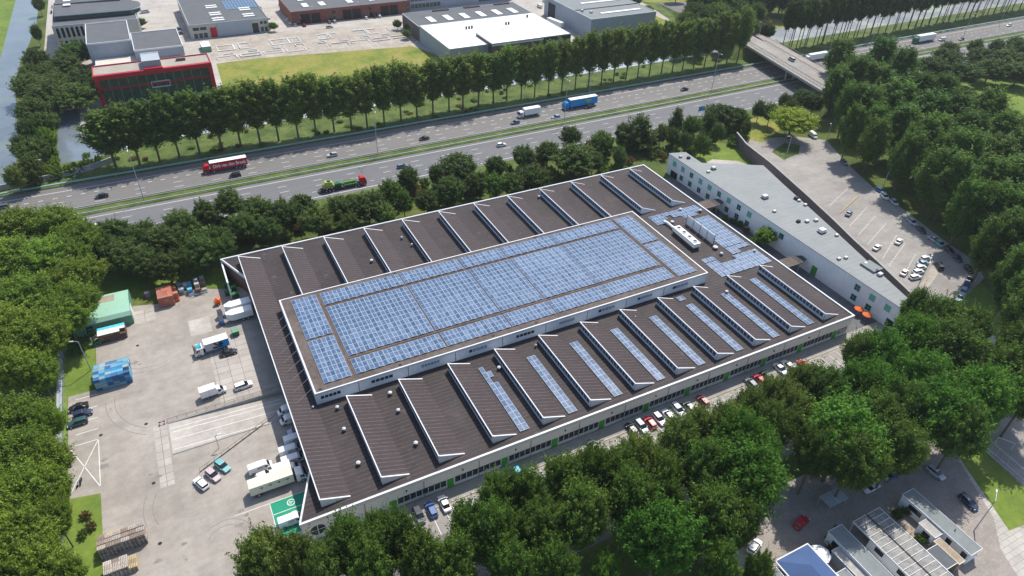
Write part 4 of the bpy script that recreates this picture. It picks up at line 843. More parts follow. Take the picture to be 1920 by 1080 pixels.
def car(kind, px, py, hd, color, label, group=None, z=0.0, moving=False, s=.93):
    """hd: world heading in degrees, or a photo point the nose looks towards"""
    p = P(px, py, z + .6); p.z = z
    if isinstance(hd, tuple):
        q = P(hd[0], hd[1], z + .6); hd = math.degrees(math.atan2(q.y - p.y, q.x - p.x))
    o = PR[kind] if kind not in USED else copytree(SNAP[kind]); USED.add(kind)
    o.name = ('car' if moving and NM[kind] == 'parked_car' else NM[kind]); o.location = (p.x, p.y, z + .03); o.rotation_euler = (0, 0, rad(hd)); o.scale = (s,) * 3
    for k in ('label', 'category', 'group'):
        if k in o: del o[k]
    lb = label if ' ' in label and label.startswith('!') else '%s %s %s' % (WORD[color], TYP[kind], label)
    tag(o, lb.lstrip('!'), {'boxvan': 'van', 'van': 'van', 'pickup': 'pickup'}.get(kind, 'car'), group); VEH.append((o, COL[color])); return o
N, S_ = 180, 0
H = 'traffic on the highway'
car('estate', 3, 388, N, 'dark', 'on the northern carriageway at the far left end', H, moving=True)
car('hatch', 107, 391, N, 'white', 'near the median rail above the left grove', H, moving=True)
car('sedan', 190, 367, N, 'black', 'driving between the first two highway lamps on the left', H, moving=True)
car('mpv', 440, 329, N, 'black', 'driving beside the red lorry', H, moving=True)
car('mpv', 430, 318, N, 'navy', 'half hidden between the red lorry and the black people carrier', H, moving=True) if 0 else None
car('hatch', 623, 290, N, 'silver', 'driving left on its own behind the red lorry', H, moving=True)
car('sedan', 795, 259, N, 'black', 'driving left in the middle of the northern carriageway', H, moving=True)
car('hatch', 966, 229, N, 'bgrey', 'ahead of the white box lorry', H, moving=True)
car('hatch', 1042, 219, N, 'lblue', 'just behind the white box lorry', H, moving=True)
car('sedan', 1103, 200, N, 'black', 'alongside the blue lorry', H, moving=True)
car('sedan', 1283, 167, N, 'dark', 'coming from under the flyover', H, moving=True)
car('hatch', 1709, 90, N, 'white', 'beyond the flyover beside the green and white lorry', H, moving=True)
car('van', 1767, 74, N, 'white', 'beyond the flyover, following the lorry', H, moving=True)
car('sedan', 1803, 73, N, 'dark', 'beyond the flyover next to the median', H, moving=True)
car('hatch', 1892, 47, N, 'white', 'at the far right end of the highway', H, moving=True)
car('estate', 755, 311, S_, 'bgrey', 'ahead of the machinery transporter on the southern carriageway', H, moving=True)
car('hatch', 940, 271, S_, 'white', 'alone on the southern carriageway', H, moving=True)
car('hatch', 1064, 240, S_, 'navy', 'on the southern carriageway near the tall round tree', H, moving=True)
car('sedan', 168, 423, S_, 'white', 'on the southern carriageway at the edge of the left grove', H, moving=True)
car('van', 180, 439, S_, 'white', 'partly hidden by the bushes south of the highway', H, moving=True)
car('mpv', 1484, 111, 79, 'silver', 'crossing the flyover', None, 6.03, moving=True)
# yard
Yd = 'vehicles in the delivery yard'
car('sedan', 146, 763, 183, 'black', 'in the yard bay nearest the blue crates', Yd); car('hatch', 155, 775, 3, 'navy', 'in the middle of the three dark parked cars', Yd); car('estate', 144, 792, 183, 'dkteal', 'in the yard bay next to the crossed-out area', Yd)
car('sedan', 429, 660, (447, 655), 'black', 'parked against the blue and white delivery lorry', Yd)
car('boxvan', 401, 736, 5, 'white', 'by the edge of the loading ramp', Yd); car('estate', 457, 722, 5, 'white', 'nose to nose with the white box van', Yd)
car('hatch', 377, 906, (366, 896), 'white', 'nearest of three cars at the corner of the ramp', Yd); car('hatch', 399, 890, (411, 900), 'pink', 'middle of three cars at the corner of the ramp', Yd); car('hatch', 417, 873, (429, 882), 'paleteal', 'farthest of three cars at the corner of the ramp', Yd)
G2 = 'white vans parked under the west wall'
car('van', 541, 769, 182, 'white', 'under the west wall, farthest in the line', G2); car('van', 546, 786, 182, 'white', 'under the west wall, second from the loading ramp', G2)
car('estate', 556, 806, 182, 'silver', 'under the west wall, third from the loading ramp', G2); car('van', 554, 824, 0, 'white', 'under the west wall, fourth from the loading ramp', G2)
car('van', 545, 845, 0, 'white', 'with dark side glass under the west wall', G2); car('van', 550, 863, 0, 'white', 'under the west wall, two places from the cream lorry', G2); car('boxvan', 540, 882, 0, 'white', 'right beside the cream lorry', G2)
car('van', 488, 877, 2, 'white', 'standing behind the van row', Yd); car('hatch', 497, 891, 2, 'white', 'squeezed behind the cream lorry', Yd)
car('van', 546, 976, 0, 'white', 'parked on a green charging bay', Yd); car('estate', 522, 1027, 182, 'dark', 'parked below the green charging bays by the trees', Yd); 
# south parking row
Pk = 'cars in the parking row south of the warehouse'
for (k, px, py, c, l) in (('hatch', 740, 974, 'teal', 'in the south row, westernmost visible under the trees'), ('estate', 786, 966, 'dark', 'in the south row, left of the blue one'), ('hatch', 809, 955, 'blue', 'in the south row, between the dark grey and the white one'), ('sedan', 833, 943, 'white', 'in the south row, right of the blue one'),
    ('hatch', 972, 888, 'cyan', 'alone in the middle of the south row'), ('sedan', 1112, 836, 'dark', 'alone in the south row east of the cyan one'), ('hatch', 1184, 804, 'black', 'in the south row, first of the long line'), ('estate', 1203, 799, 'silver', 'in the south row next to the black hatchback'), ('hatch', 1219, 792, 'red', 'in the south row between silver and white'), ('hatch', 1236, 785, 'white', 'in the south row right of the red one, first of three white'),
    ('hatch', 1253, 778, 'white', 'in the south row, second of three white'), ('estate', 1272, 768, 'white', 'in the south row, last and largest of three white'), ('hatch', 1291, 762, 'grey', 'in the south row, right after the white estate'), ('hatch', 1318, 751, 'dred', 'in the south row, alone near the middle tree'), 
    ('hatch', 1408, 718, 'grey', 'in the south row, left of the bright red one'), ('hatch', 1424, 711, 'red', 'in the south row near the east end'), ('sedan', 1438, 704, 'dark', 'in the south row, right of the bright red one'), ('sedan', 1464, 692, 'white', 'in the south row near the last trees'), ('hatch', 1478, 685, 'white', 'in the south row, half hidden near the last trees'), ('sedan', 1508, 684, 'red', 'in the south row, last at the east end')):
    car(k, px, py, 90 if int(px) % 3 else 270, c, l, Pk)
sheet('alley_ground', [(148, 72)] + [(157.66, 72.07), (158.35, 74.14), (163.71, 92.06), (166.72, 103.12), (170.39, 114.78), (173.89, 127.11), (177.0, 138.97), (180.02, 150.74)] + [(171.7, 148), (160, 109)], 'bitumen', .007)
# staff car park
Ck = 'cars in the staff car park'
A1 = (1654, 455)
car('sedan', 1592, 399, (1600, 389), 'bgrey', 'beside the yellow line of the staff car park', Ck); car('sedan', 1645, 463, A1, 'white', 'in the staff car park, left of the two in the middle', Ck); car('sedan', 1686, 452, (1695, 443), 'white', 'in the staff car park, right of the two in the middle', Ck); car('sedan', 1696, 510, (1704, 500), 'white', 'in the staff car park, nearest the dark wall', Ck)
for i, (px, py, c) in enumerate([(1736, 484, 'white'), (1731, 493, 'lblue'), (1727, 501, 'white'), (1722, 509, 'white'), (1716, 519, 'white')]):
    car('hatch' if i != 1 else 'sedan', px, py, (px + 14, py - 3), c, 'in the short row by the lamp, %s from the far end' % ordw(i + 1), Ck)
car('mpv', 1761, 498, (1755, 487), 'dark', 'standing alone beside the car park lamp', Ck)
for i, (k, px, py, c, hx, hy) in enumerate([('van', 1524, 254, 'white', 1534, 262), ('hatch', 1583, 304, 'grey', 1592, 312), ('hatch', 1651, 357, 'blue', 1660, 362), ('estate', 1659, 368, 'white', 1666, 375), ('hatch', 1677, 379, 'silver', 1684, 387), ('estate', 1711, 416, 'silver', 1719, 423), ('sedan', 1728, 431, 'dark', 1736, 438), ('sedan', 1752, 449, 'silver', 1761, 454), ('hatch', 1763, 457, 'paleteal', 1772, 463), ('estate', 1780, 469, 'black', 1788, 475), ('sedan', 1796, 484, 'navy', 1803, 491), ('estate', 1817, 505, 'black', 1823, 512), ('hatch', 1817, 523, 'dark', 1812, 535), ('hatch', 1811, 535, 'blue', 1806, 546), ('hatch', 1806, 546, 'lblue', 1800, 557), ('hatch', 1800, 558, 'lblue', 1795, 568)]):
    car(k, px, py, (hx, hy), c, 'along the car park tree edge, %s from the flyover' % ordw(i + 1), Ck)
# residential corner
car('hatch', 1415, 1024, 20, 'white', 'half in tree shade on the residential street'); car('hatch', 1503, 979, 12, 'red', 'in the shade near the glass roofed shelter'); car('sedan', 1633, 914, (1620, 921), 'white', 'parked beside the flat roofed cottage'); car('pickup', 1670, 891, (1659, 896), 'blue', 'parked behind the white saloon')
car('estate', 1817, 941, (1830, 953), 'navy', 'parked at the edge of the lawn'); car('hatch', 1755, 886, (1764, 893), 'silver', 'deep in tree shade by the lawn')
# industrial cars
for i, (k, px, py, hd, c) in enumerate([('van', 262, 62, 95, 'white'), ('van', 272, 22, 5, 'silver'), ('hatch', 335, 53, 100, 'dark'), ('hatch', 338, 61, 100, 'black'), ('hatch', 434, 61, 0, 'dkteal'), ('hatch', 454, 60, 0, 'grey'), ('hatch', 486, 14, 100, 'blue'), ('hatch', 500, 34, 0, 'silver'), ('van', 501, 46, 0, 'white'), ('hatch', 501, 54, 0, 'dred'), ('estate', 538, 36, 110, 'white'), ('hatch', 545, 43, 110, 'white'), ('hatch', 553, 46, 90, 'silver'), ('hatch', 570, 47, 90, 'dred'), ('hatch', 617, 41, 90, 'grey'), ('hatch', 627, 40, 90, 'silver'), ('hatch', 686, 33, 90, 'white'), ('hatch', 702, 31, 90, 'black'), ('estate', 711, 30, 90, 'white'), ('hatch', 100, 12, 90, 'dred'), ('hatch', 98, 22, 90, 'navy'), ('sedan', 792, 10, 5, 'silver'), ('van', 1012, 12, 90, 'white'), ('hatch', 1021, 2, 90, 'white'), ('hatch', 1035, 2, 90, 'dred'), ('hatch', 528, 8, 5, 'silver'), ('hatch', 532, 16, 5, 'white'), ('hatch', 618, 50, 5, 'silver')]):
    car(k, px, py, hd, c, 'on the industrial estate, %s from the river side' % ordw(i + 1), 'cars on the industrial estate')
# lorries -----------------------------------------------------------
def lorry(px, py, hd, label, cabc, sidec, roofc='lorry_white', semi=True, L=12.2, h=3.7, cat='lorry', s=.93, deco=None, z=0.0, w=1.23):
    p = P(px, py, z + 1.5); r = empty('lorry', (p.x, p.y, z + .02), rad(hd), label, cat); r.scale = (s,) * 3
    xc = L / 2 + .5
    mb = MB(); mb.hull([(xc, w * .95, .5, 2.9 if semi else 2.5, w * .86), (xc + .3, w, .4, 3.1 if semi else 2.55, w * .88), (xc + 1.3, w, .4, 3.0 if semi else 2.5, w * .88), (xc + 1.9, w * .98, .4, 2.3 if semi else 1.7, w * .9), (xc + 2.1, w * .9, .45, 1.5, w * .82)], cabc); cab = mb.build('cab', r)
    mb = MB(); t = 2.72 if semi else 2.25
    mb.poly([(xc + 1.62, -w * .82, t), (xc + 2.1, -w * .86, 1.55), (xc + 2.1, w * .86, 1.55), (xc + 1.62, w * .82, t)], 'car_glass')
    for s_ in (-1, 1): mb.poly([(xc + .75, s_ * (w + .01), 1.45), (xc + 1.75, s_ * (w + .01), 1.45), (xc + 1.5, s_ * w * .96, 2.15), (xc + .75, s_ * w * .97, 2.15)][::s_], 'car_glass')
    mb.build('windows', cab)
    mb = MB(); z0 = 1.05
    mb.box(-L / 2, L / 2, -w, w, z0, h, sidec, roofc); box = mb.build('cargo_box', r)
    mb = MB()
    for s_ in (-1, 1): mb.box(-L / 2, L / 2, s_ * (w + .005) - .02, s_ * (w + .005) + .02, h - .12, h + .01, 'lorry_grey')
    mb.build('trim', box)
    mb = MB(); mb.box(-L / 2 + .3, xc + 1.6, -.5, .5, .6, 1.04, 'black'); mb.build('chassis', r)
    xs = [-L / 2 + 1.6, -L / 2 + 2.8, -L / 2 + 4.0, L / 2 - .9, xc + 1.4] if semi else [-L / 2 + 1.5, xc + 1.2]
    wheels(r, xs, w, .48, .3)
    for s_ in (-1, 1):
        mb = MB(); mb.box(-L / 2 - .03, -L / 2, s_ * .95 - .18, s_ * .95 + .18, .75, .95, 'taillamp'); mb.build('taillight', r)
        mb = MB(); mb.box(xc + 2.05, xc + 2.12, s_ * .8 - .2, s_ * .8 + .2, .75, .95, 'headlamp'); mb.build('headlight', r)
        mb = MB(); mb.box(xc + 1.9, xc + 2.05, s_ * (w + .15) - .1, s_ * (w + .15) + .1, 1.6, 2.3, 'black'); mb.build('mirror', r)
    if deco: deco(r, box, L, w, z0, h)
    return r
def d_red(r, box, L, w, z0, h): # driving -X: world south side is local +y
    text('Dirk van den Broek', 1.75, .01, 'lorry_white', r, (-.2, w + .02, 2.4), (rad(90), 0, rad(180)), sx=.80, bold=.035)
    mb = MB(); mb.box(-L / 2 + .1, -L / 2 + 1.2, w + .005, w + .02, z0 + .02, z0 + .14, 'lorry_white'); mb.build('stripe', r)
lorry(429, 309, 180, 'red articulated lorry with white lettering on the northern carriageway', 'lorry_red', 'lorry_red', deco=d_red, L=12.6, h=3.9)
def d_blue(r, box, L, w, z0, h):
    mb = MB(); mb.poly([(-2.2, w + .012, 3.3), (-.6, w + .012, 3.4), (-1.6, w + .012, 1.6), (-2.6, w + .012, 1.7)], 'lime'); mb.poly([(-3.4, w + .014, 3.1), (-2.4, w + .014, 3.2), (-3.0, w + .014, 1.9)], 'machine_yellow'); mb.build('emblem', r)
lorry(1092, 193, 180, 'blue articulated lorry with a white roof on the northern carriageway', 'lorry_blue', 'lorry_blue', deco=d_blue, L=13, h=4.0, s=1.0)
lorry(997, 210, 180, 'white box lorry ahead of the blue lorry on the highway', 'lorry_white', 'lorry_white', semi=False, L=7.2, h=3.5, s=.98)
lorry(1533, 107, 180, 'white articulated lorry emerging from the trees by the flyover', 'lorry_white', 'lorry_white', L=12.6, h=3.8)
lorry(1735, 73, 180, 'dark cabbed lorry with a pale green and white box beyond the flyover', 'machine_green', 'lorry_white', L=13, h=3.9, s=1.0)
def d_yard(r, box, L, w, z0, h):
    y = w + .012; o = lambda pts, m: mb.poly([(a, y, b) for a, b in pts][::1], m)
    mb = MB(); o([(L / 2 - .05, z0 + .05), (L / 2 - .05, h - .15), (-.9, h - .15), (.4, z0 + .05)], 'lorry_grey'); y += .004
    o([(.9, h - .3), (.3, h - .2), (-1.4, z0 + .5), (-.5, z0 + .3)], 'black'); o([(.1, z0 + .9), (1.2, z0 + .8), (1.0, z0 + .3), (.0, z0 + .25)], 'black'); o([(-.2, h - .4), (-1.1, h - .3), (-1.6, h - 1.2), (-.8, h - 1.3)], 'black'); o([(.3, h - .6), (.0, h - .5), (-.9, z0 + .8), (-.6, z0 + .7)], 'lorry_white'); mb.build('graphics', r)
    mb = MB(); mb.hull([(L / 2 + .7, .8, 2.5, 3.2, .5), (L / 2 + 1.8, .75, 2.45, 2.6, .5)], 'cyan_paint'); mb.build('wind_deflector', r)
lorry(406, 645, 184, 'white and blue delivery lorry with dark graphics standing in the yard', 'lorry_white', 'lorry_blue', semi=False, L=5.7, h=3.3, deco=d_yard)
def d_cream(r, box, L, w, z0, h):
    for k in range(4):
        mb = MB(); x = -2.2 + k * 1.7; y = -w - .012; mb.poly([(x, y, 2.5), (x + .35, y, 2.75), (x + .5, y, 2.4), (x + .15, y, 2.25)], 'black'); mb.poly([(x - .25, y, 2.7), (x, y, 2.6), (x + .1, y, 2.45), (x - .2, y, 2.5)], 'container_green'); mb.build('emblem', r)
    mb = MB()
    for k in range(14): mb.box(-L / 2 + .3 + k * .62, -L / 2 + .42 + k * .62, -w, w, h + .002, h + .04, 'pale_terrace')
    mb.build('roof_rib', box)
lorry(509, 905, 0, 'cream curtain sided lorry parked beside the charging bays', 'lorry_white', 'lorry_cream', 'lorry_cream', semi=False, L=8.6, h=3.3, deco=d_cream)
# parked trailers
def trailer(px, py, hd, label, c='lorry_white', L=9, nose=False, name='trailer', s=.93, leg=True, h=3.6, z=0, zc=1.8):
    p = P(px, py, zc); r = empty(name, (p.x, p.y, .02), rad(hd), label, 'trailer'); r.scale = (s,) * 3
    mb = MB()
    if nose: mb.prism([(-L / 2, -1.25), (L / 2 - 1.4, -1.25), (L / 2, -.5), (L / 2, .5), (L / 2 - 1.4, 1.25), (-L / 2, 1.25)], 1.0, h, c)
    else: mb.box(-L / 2, L / 2, -1.25, 1.25, 1.0, h, c)
    mb.build('cargo_box', r); mb = MB(); mb.box(-L / 2 + .2, L / 2 - .6, -.5, .5, .6, .99, 'black'); mb.build('chassis', r); wheels(r, (-L / 2 + 1.5, -L / 2 + 2.7), 1.2, .45, .3)
    for s_ in (-1, 1):
        mb = MB(); mb.box(L / 2 - 2.2, L / 2 - 2.05, s_ * .8 - .07, s_ * .8 + .07, 0, .99, 'galvanised'); mb.build('support_leg', r)
    return r
trailer(446, 574, 182, 'white refuse compactor with tapered nose at the dock, farther of two', L=6.6, nose=True, name='compactor', h=2.9, zc=1.5)
trailer(449, 589, 182, 'white refuse compactor with tapered nose at the dock, nearer of two', L=6.6, nose=True, name='compactor', h=2.9, zc=1.5)
trailer(1041, 43, 100, 'white semi trailer parked between the white roofed hall and the grey hall', L=12.5)
# machinery transporter
p = P(645, 347, 1.0); r = empty('machinery_transporter', (p.x, p.y, .02), 0, 'flatbed lorry with pink red cab carrying green and yellow farm machines', 'lorry'); r.scale = (.93,) * 3
mb = MB(); mb.hull([(5.6, 1.15, .5, 3.0, 1.05), (5.8, 1.22, .4, 3.15, 1.08), (7.2, 1.22, .4, 3.05, 1.08), (7.7, 1.2, .4, 2.3, 1.1), (7.9, 1.1, .45, 1.4, 1.0)], 'lorry_red'); cab = mb.build('cab', r)
mb = MB(); mb.poly([(7.42, -1.0, 2.75), (7.92, -1.05, 1.55), (7.92, 1.05, 1.55), (7.42, 1.0, 2.75)], 'car_glass'); 
for s_ in (-1, 1): mb.poly([(6.3, s_ * 1.23, 1.5), (7.4, s_ * 1.23, 1.5), (7.2, s_ * 1.19, 2.2), (6.3, s_ * 1.19, 2.2)][::s_], 'car_glass')
mb.build('windows', cab); mb = MB(); mb.box(-8.2, 5.4, -1.25, 1.25, .85, 1.05, 'dark_grey'); mb.box(-8.9, -8.2, -1.1, 1.1, .5, .7, 'dark_grey'); mb.build('flatbed', r); wheels(r, (-6.5, -5.3, -4.1, 3.8, 4.9, 6.9), 1.22, .45, .3)
p2 = r.location.copy()
hv = empty('farm_machine', (p2.x - 5, p2.y, 1.0), 0, 'yellow and green baler riding at the rear of the machinery transporter', 'farm machine')
mb = MB(); mb.hull([(-1.9, 1.0, .5, 1.6, .7), (-.9, 1.1, .4, 2.5, .8), (1.0, 1.1, .4, 2.3, .8), (1.8, .9, .5, 1.4, .6)], 'machine_yellow'); mb.build('body', hv); mb = MB(); mb.tube((.2, 0, 2.35), (.2, 0, 2.75), .7, .55, 'machine_green', 10); mb.build('hood', hv); wheels(hv, (-.8, .8), 1.15, .5, .3)
mb = MB(); mb.hull([(1.9, .6, .5, 1.2), (3.4, 1.0, .5, 1.5), (4.4, .7, .6, 1.1)], 'machine_green'); mb.build('pickup_arm', hv)
hw = empty('farm_machine', (p2.x + 2, p2.y, 1.0), 0, 'green tined machine riding behind the cab of the machinery transporter', 'farm machine'); mb = MB()
for q in range(7):
    mb.tube((-1.8 + q * .6, -1, .1), (-1.6 + q * .6, -.6, 1.6 + .3 * (q % 2)), .09, .05, 'machine_green', 5); mb.tube((-1.8 + q * .6, 1, .1), (-1.6 + q * .6, .6, 1.5), .09, .05, 'machine_green', 5)
mb.box(-2.1, 2.1, -.9, .9, .05, .35, 'machine_green'); mb.box(-1.9, 1.9, -.15, .15, .35, 1.1, 'lime'); mb.build('frame', hw)
# ================================================================ YARD OBJECTS
def crate_mesh(w, d, h, mats, solid=True):
    mb = MB(); m0 = mats; t = .05
    mb.box(-w / 2, w / 2, -d / 2, d / 2, .08, h - .03, m0)
    for s_ in (-1, 1): mb.box(-w / 2 - .02, w / 2 + .02, s_ * (d / 2) - t / 2, s_ * (d / 2) + t / 2, h - .1, h, m0); mb.box(s_ * (w / 2) - t / 2, s_ * (w / 2) + t / 2, -d / 2, d / 2, h - .1, h - .002, m0)
    for q in (-1, 0, 1): mb.box(q * w * .36 - .06, q * w * .36 + .06, -d / 2 + .02, d / 2 - .02, 0, .08, m0)
    return mb.mesh('crate')
def pallet_mesh(mats):
    mb = MB()
    for k in range(5): mb.box(-.6 + k * .26, -.6 + k * .26 + .15, -.4, .4, .115, .14, mats)
    for s_ in (-.36, 0, .36):
        for q in (-.52, 0, .52): mb.box(q - .07, q + .07, s_ - .05, s_ + .05, .02, .115, mats)
        mb.box(-.6, .6, s_ - .05, s_ + .05, 0, .02, mats)
    return mb.mesh('pallet')
CM = crate_mesh(1.12, .96, .78, 'plastic'); WM = crate_mesh(1.12, .96, .78, 'weathered'); PM2 = pallet_mesh('weathered')
def stack(name, part, me, x, y, n, dz, cols, label, cat, group=None, rz=0, sc_=(1, 1, 1)):
    r = empty(name, (x, y, .02), rz, label, cat, group)
    for k in range(n):
        o = bpy.data.objects.new(part, me); C.objects.link(o); o.parent = r; o.location = (random.uniform(-.02, .02), random.uniform(-.02, .02), k * dz); o.scale = sc_; o.rotation_euler = (0, 0, random.uniform(-.012, .012)); c = random.choice(cols); f = random.uniform(.8, 1.15); o.color = (c[0] * f, c[1] * f, c[2] * f, 1)
    return r
blu = [(.02, .12, .34), (.03, .20, .42), (.16, .34, .46), (.34, .44, .48), (.03, .11, .26), (.10, .36, .52)]; bl2 = [(.18, .38, .50), (.35, .46, .50), (.05, .22, .42)]
for j in range(6):
    for i in range(6):
        if j == 1 and i == 5: n = 3
        elif j >= 4: n = 3
        else: n = 4
        stack('crate_stack', 'crate', CM, -28.6 + i * 1.17, 133.75 + j * 1.0 + (.3 if j >= 4 else 0), n, .79, blu if j < 4 else bl2, 'stack of blue crates, %s row counted from the camera, %s from the fence' % (ordw(j + 1), ordw(i + 1)), 'crates', 'blue crate stacks')
brn = [(.16, .09, .065), (.22, .13, .09), (.12, .07, .05)]; pale = [(.42, .40, .37), (.50, .48, .44), (.34, .38, .40)]
for j in range(3):
    for i in range(5):
        n = 2 if (j == 0 and i == 4) else 3
        r = stack('crate_stack', 'crate', WM, -27.6 + i * 1.17, 150.3 + j * 1.0, n, .79, brn, 'stack of brown crates by the green hall, %s row, %s from the fence' % (ordw(j + 1), ordw(i + 1)), 'crates', 'brown crate stacks')
        mb = MB(); mb.box(-.56, .56, -.48, .48, n * .79, n * .79 + .04, 'canvas' if j < 2 else 'cyan_paint'); 
        if n == 3: mb.build('cover', r)
red = [(.50, .15, .09), (.60, .20, .12), (.42, .17, .12)]
for j in range(5):
    for i in range(3):
        stack('crate_stack', 'crate', WM, -13.9 + i * 1.17, 158.8 + j * 1.0, 4, .72, red if 1 else brn, 'stack of red crates by the slabs, %s row, %s from the fence' % (ordw(j + 1), ordw(i + 1)), 'crates', 'red crate stacks')
for k, (px, py, col, n, lab) in enumerate([(328, 548, red, 3, 'short stack of orange red crates right of the red pile, nearer'), (324, 538, red, 3, 'short stack of orange red crates right of the red pile, farther'), (331, 559, [(.65, .12, .03)], 1, 'single bright orange bin on the yard'), (335, 532, pale, 2, 'grey crate stack right of the red pile, farther'), (339, 541, bl2, 2, 'blue and white crate stack right of the red pile, nearer'), (346, 531, pale, 2, 'grey crate stack beside the narrow blue one'), (353, 530, [(.1, .42, .62)], 2, 'narrow light blue crate stack, farther of two'), (355, 541, [(.1, .42, .62)], 2, 'narrow light blue crate stack, nearer of two'), (366, 523, pale, 3, 'tall pale grey crate stack, farther'), (368, 531, pale, 3, 'tall pale grey crate stack, middle'), (371, 541, brn, 2, 'brown crate stack in front of the tall pale ones'), (377, 519, pale, 2, 'pale topped crate stack next to the verge'), (379, 528, brn, 2, 'dark brown crate stack next to the verge'), (383, 541, pale, 1, 'single grey crate at the right end of the storage row'), (275, 548, [(.30, .2, .3)], 2, 'purple grey crate stack on the concrete slabs')]):
    p = P(px, py, .79 * n); stack('crate_stack', 'crate', CM, p.x, p.y, n, .79, col, lab, 'crates')
# flat pallets / pipes heap
for px, py, lab, c in ((349, 551, 'low heap of pinkish timber on the yard', 'wood'), (373, 552, 'pile of grey blue metal racks on the yard', 'galvanised')):
    p = P(px, py, 0); mb = MB()
    for q in range(14): a = random.uniform(-.3, .3); x = random.uniform(-1.6, 1.6); y = random.uniform(-.6, .6); mb.tube((x - 1, y - a, .1 + q * .04), (x + 1, y + a, .12 + q * .04), .07, .07, c, 5)
    tag(mb.build('material_pile', loc=(p.x, p.y, 0.02)), lab, 'pile')
# pallet stacks near
gry = [(.50, .42, .35), (.55, .49, .43), (.36, .29, .24), (.60, .54, .47), (.30, .22, .17)]; yel = [(.55, .42, .25), (.48, .38, .22)]
for j in range(3):
    for i in range(6):
        stack('pallet_stack', 'pallet', PM2, -29.0 + i * 1.22, 89.85 + j * 1.0, 19 if not (j == 2 and i == 0) else 18, .144, gry, 'grey pallet stack in the large block, %s row, %s from the fence' % (ordw(j + 1), ordw(i + 1)), 'pallets', 'grey pallet stacks')
for i in range(3): stack('pallet_stack', 'pallet', PM2, -28.9 + i * 1.22, 92.95, 12, .144, yel if i else gry, 'lower stack of yellowish pallets behind the large block, %s from the fence' % ordw(i + 1), 'pallets', 'yellowish pallet stacks')
for j in range(3):
    for i in range(4): stack('pallet_stack', 'pallet', PM2, -28.4 + i * 1.22, 85.1 + j * .85, 14 if i < 3 else 9, .144, gry if i < 3 else yel, 'pallet stack in the small front block, %s row, %s from the fence' % (ordw(j + 1), ordw(i + 1)), 'pallets', 'front pallet stacks')
# green hall
GH = empty('green_hall', (-25.2, 160.2, 0), 0, 'green metal storage hall with an arched roof and pale rooflights', 'shed'); mb = MB()
pr_ = [(-5.4, 0), (-5.4, 2.6), (-4.6, 3.4), (0, 4.0), (4.6, 3.4), (5.4, 2.6), (5.4, 0)]; X_ = 4.6
for a, b in zip(pr_, pr_[1:]): mb.poly([(-X_ - 3, a[0], a[1]), (X_, a[0], a[1]), (X_, b[0], b[1]), (-X_ - 3, b[0], b[1])], 'green_metal' if abs(a[0]) == 5.4 and abs(b[0]) == 5.4 else 'mint_metal')
mb.poly([(X_, a, b) for a, b in pr_], 'green_metal'); mb.poly([(-X_ - 3, a, b) for a, b in pr_][::-1], 'green_metal'); mb.build('shell', GH)
mb = MB(); mb.box(X_, X_ + .05, -3.6, -.4, .05, 2.7, 'canvas'); mb.build('door', GH)
mb = MB(); mb.poly([(-4.2, .5, 3.97), (1.5, .5, 3.97), (1.5, 3.6, 3.58), (-4.2, 3.6, 3.58)], 'rust_panel'); mb.build('rooflight', GH)
for px, py, lab in ((170, 622, 'small dark forklift half hidden by trees behind the brown crates'), (181, 640, 'dark green forklift parked left of the brown crates')):
    p = P(px, py, .8); fk = empty('forklift', (p.x, p.y, .02), rad(180), lab, 'forklift'); mb = MB(); mb.hull([(-1, .5, .3, 1.0), (-.5, .55, .2, 1.1), (.6, .55, .2, .9), (.8, .45, .3, .7)], 'machine_green'); mb.build('body', fk)
    mb = MB()
    for a in (-.7, .5):
        for s_ in (-.45, .45): mb.box(a - .04, a + .04, s_ - .04, s_ + .04, .9, 2.0, 'black')
    mb.box(-.75, .55, -.5, .5, 2.0, 2.06, 'black'); mb.build('cage', fk); mb = MB(); mb.box(.85, .95, -.4, .4, .1, 2.2, 'galvanised'); mb.box(.95, 1.9, -.35, -.2, .08, .14, 'galvanised'); mb.box(.95, 1.9, .2, .35, .08, .14, 'galvanised'); mb.build('mast', fk); wheels(fk, (-.6, .5), .55, .25, .18)
# blue forklifts near the dock
for px, py, lab in ((413, 590, 'blue forklift on the pale slab by the compactors, farther'), (415, 602, 'blue forklift on the pale slab by the compactors, nearer')):
    p = P(px, py, .8); fk = empty('forklift', (p.x, p.y, .02), rad(100), lab, 'forklift'); mb = MB(); mb.hull([(-1, .5, .3, 1.0), (-.5, .55, .2, 1.1), (.6, .55, .2, .9), (.8, .45, .3, .7)], 'crate_blue'); mb.build('body', fk)
    mb = MB(); mb.box(-.7, -.62, -.5, .5, .9, 2.0, 'galvanised'); mb.box(.5, .58, -.5, .5, .9, 2.0, 'galvanised'); mb.box(-.75, .6, -.5, .5, 2.0, 2.06, 'dark_grey'); mb.build('cage', fk); wheels(fk, (-.6, .5), .55, .25, .18)
# orange mixer
p = P(408, 566, .8); cm_ = empty('concrete_mixer', (p.x, p.y, .02), rad(30), 'orange drum mixer standing on the yard', 'mixer'); mb = MB(); mb.tube((-.8, 0, .9), (.1, 0, 1.2), .45, .8, 'orange', 12); mb.tube((.1, 0, 1.2), (.9, 0, 1.45), .8, .4, 'orange', 12); mb.build('drum', cm_); mb = MB(); mb.box(-.7, .7, -.5, .5, .35, .5, 'orange'); mb.build('frame', cm_); wheels(cm_, (-.3,), .6, .3, .15)
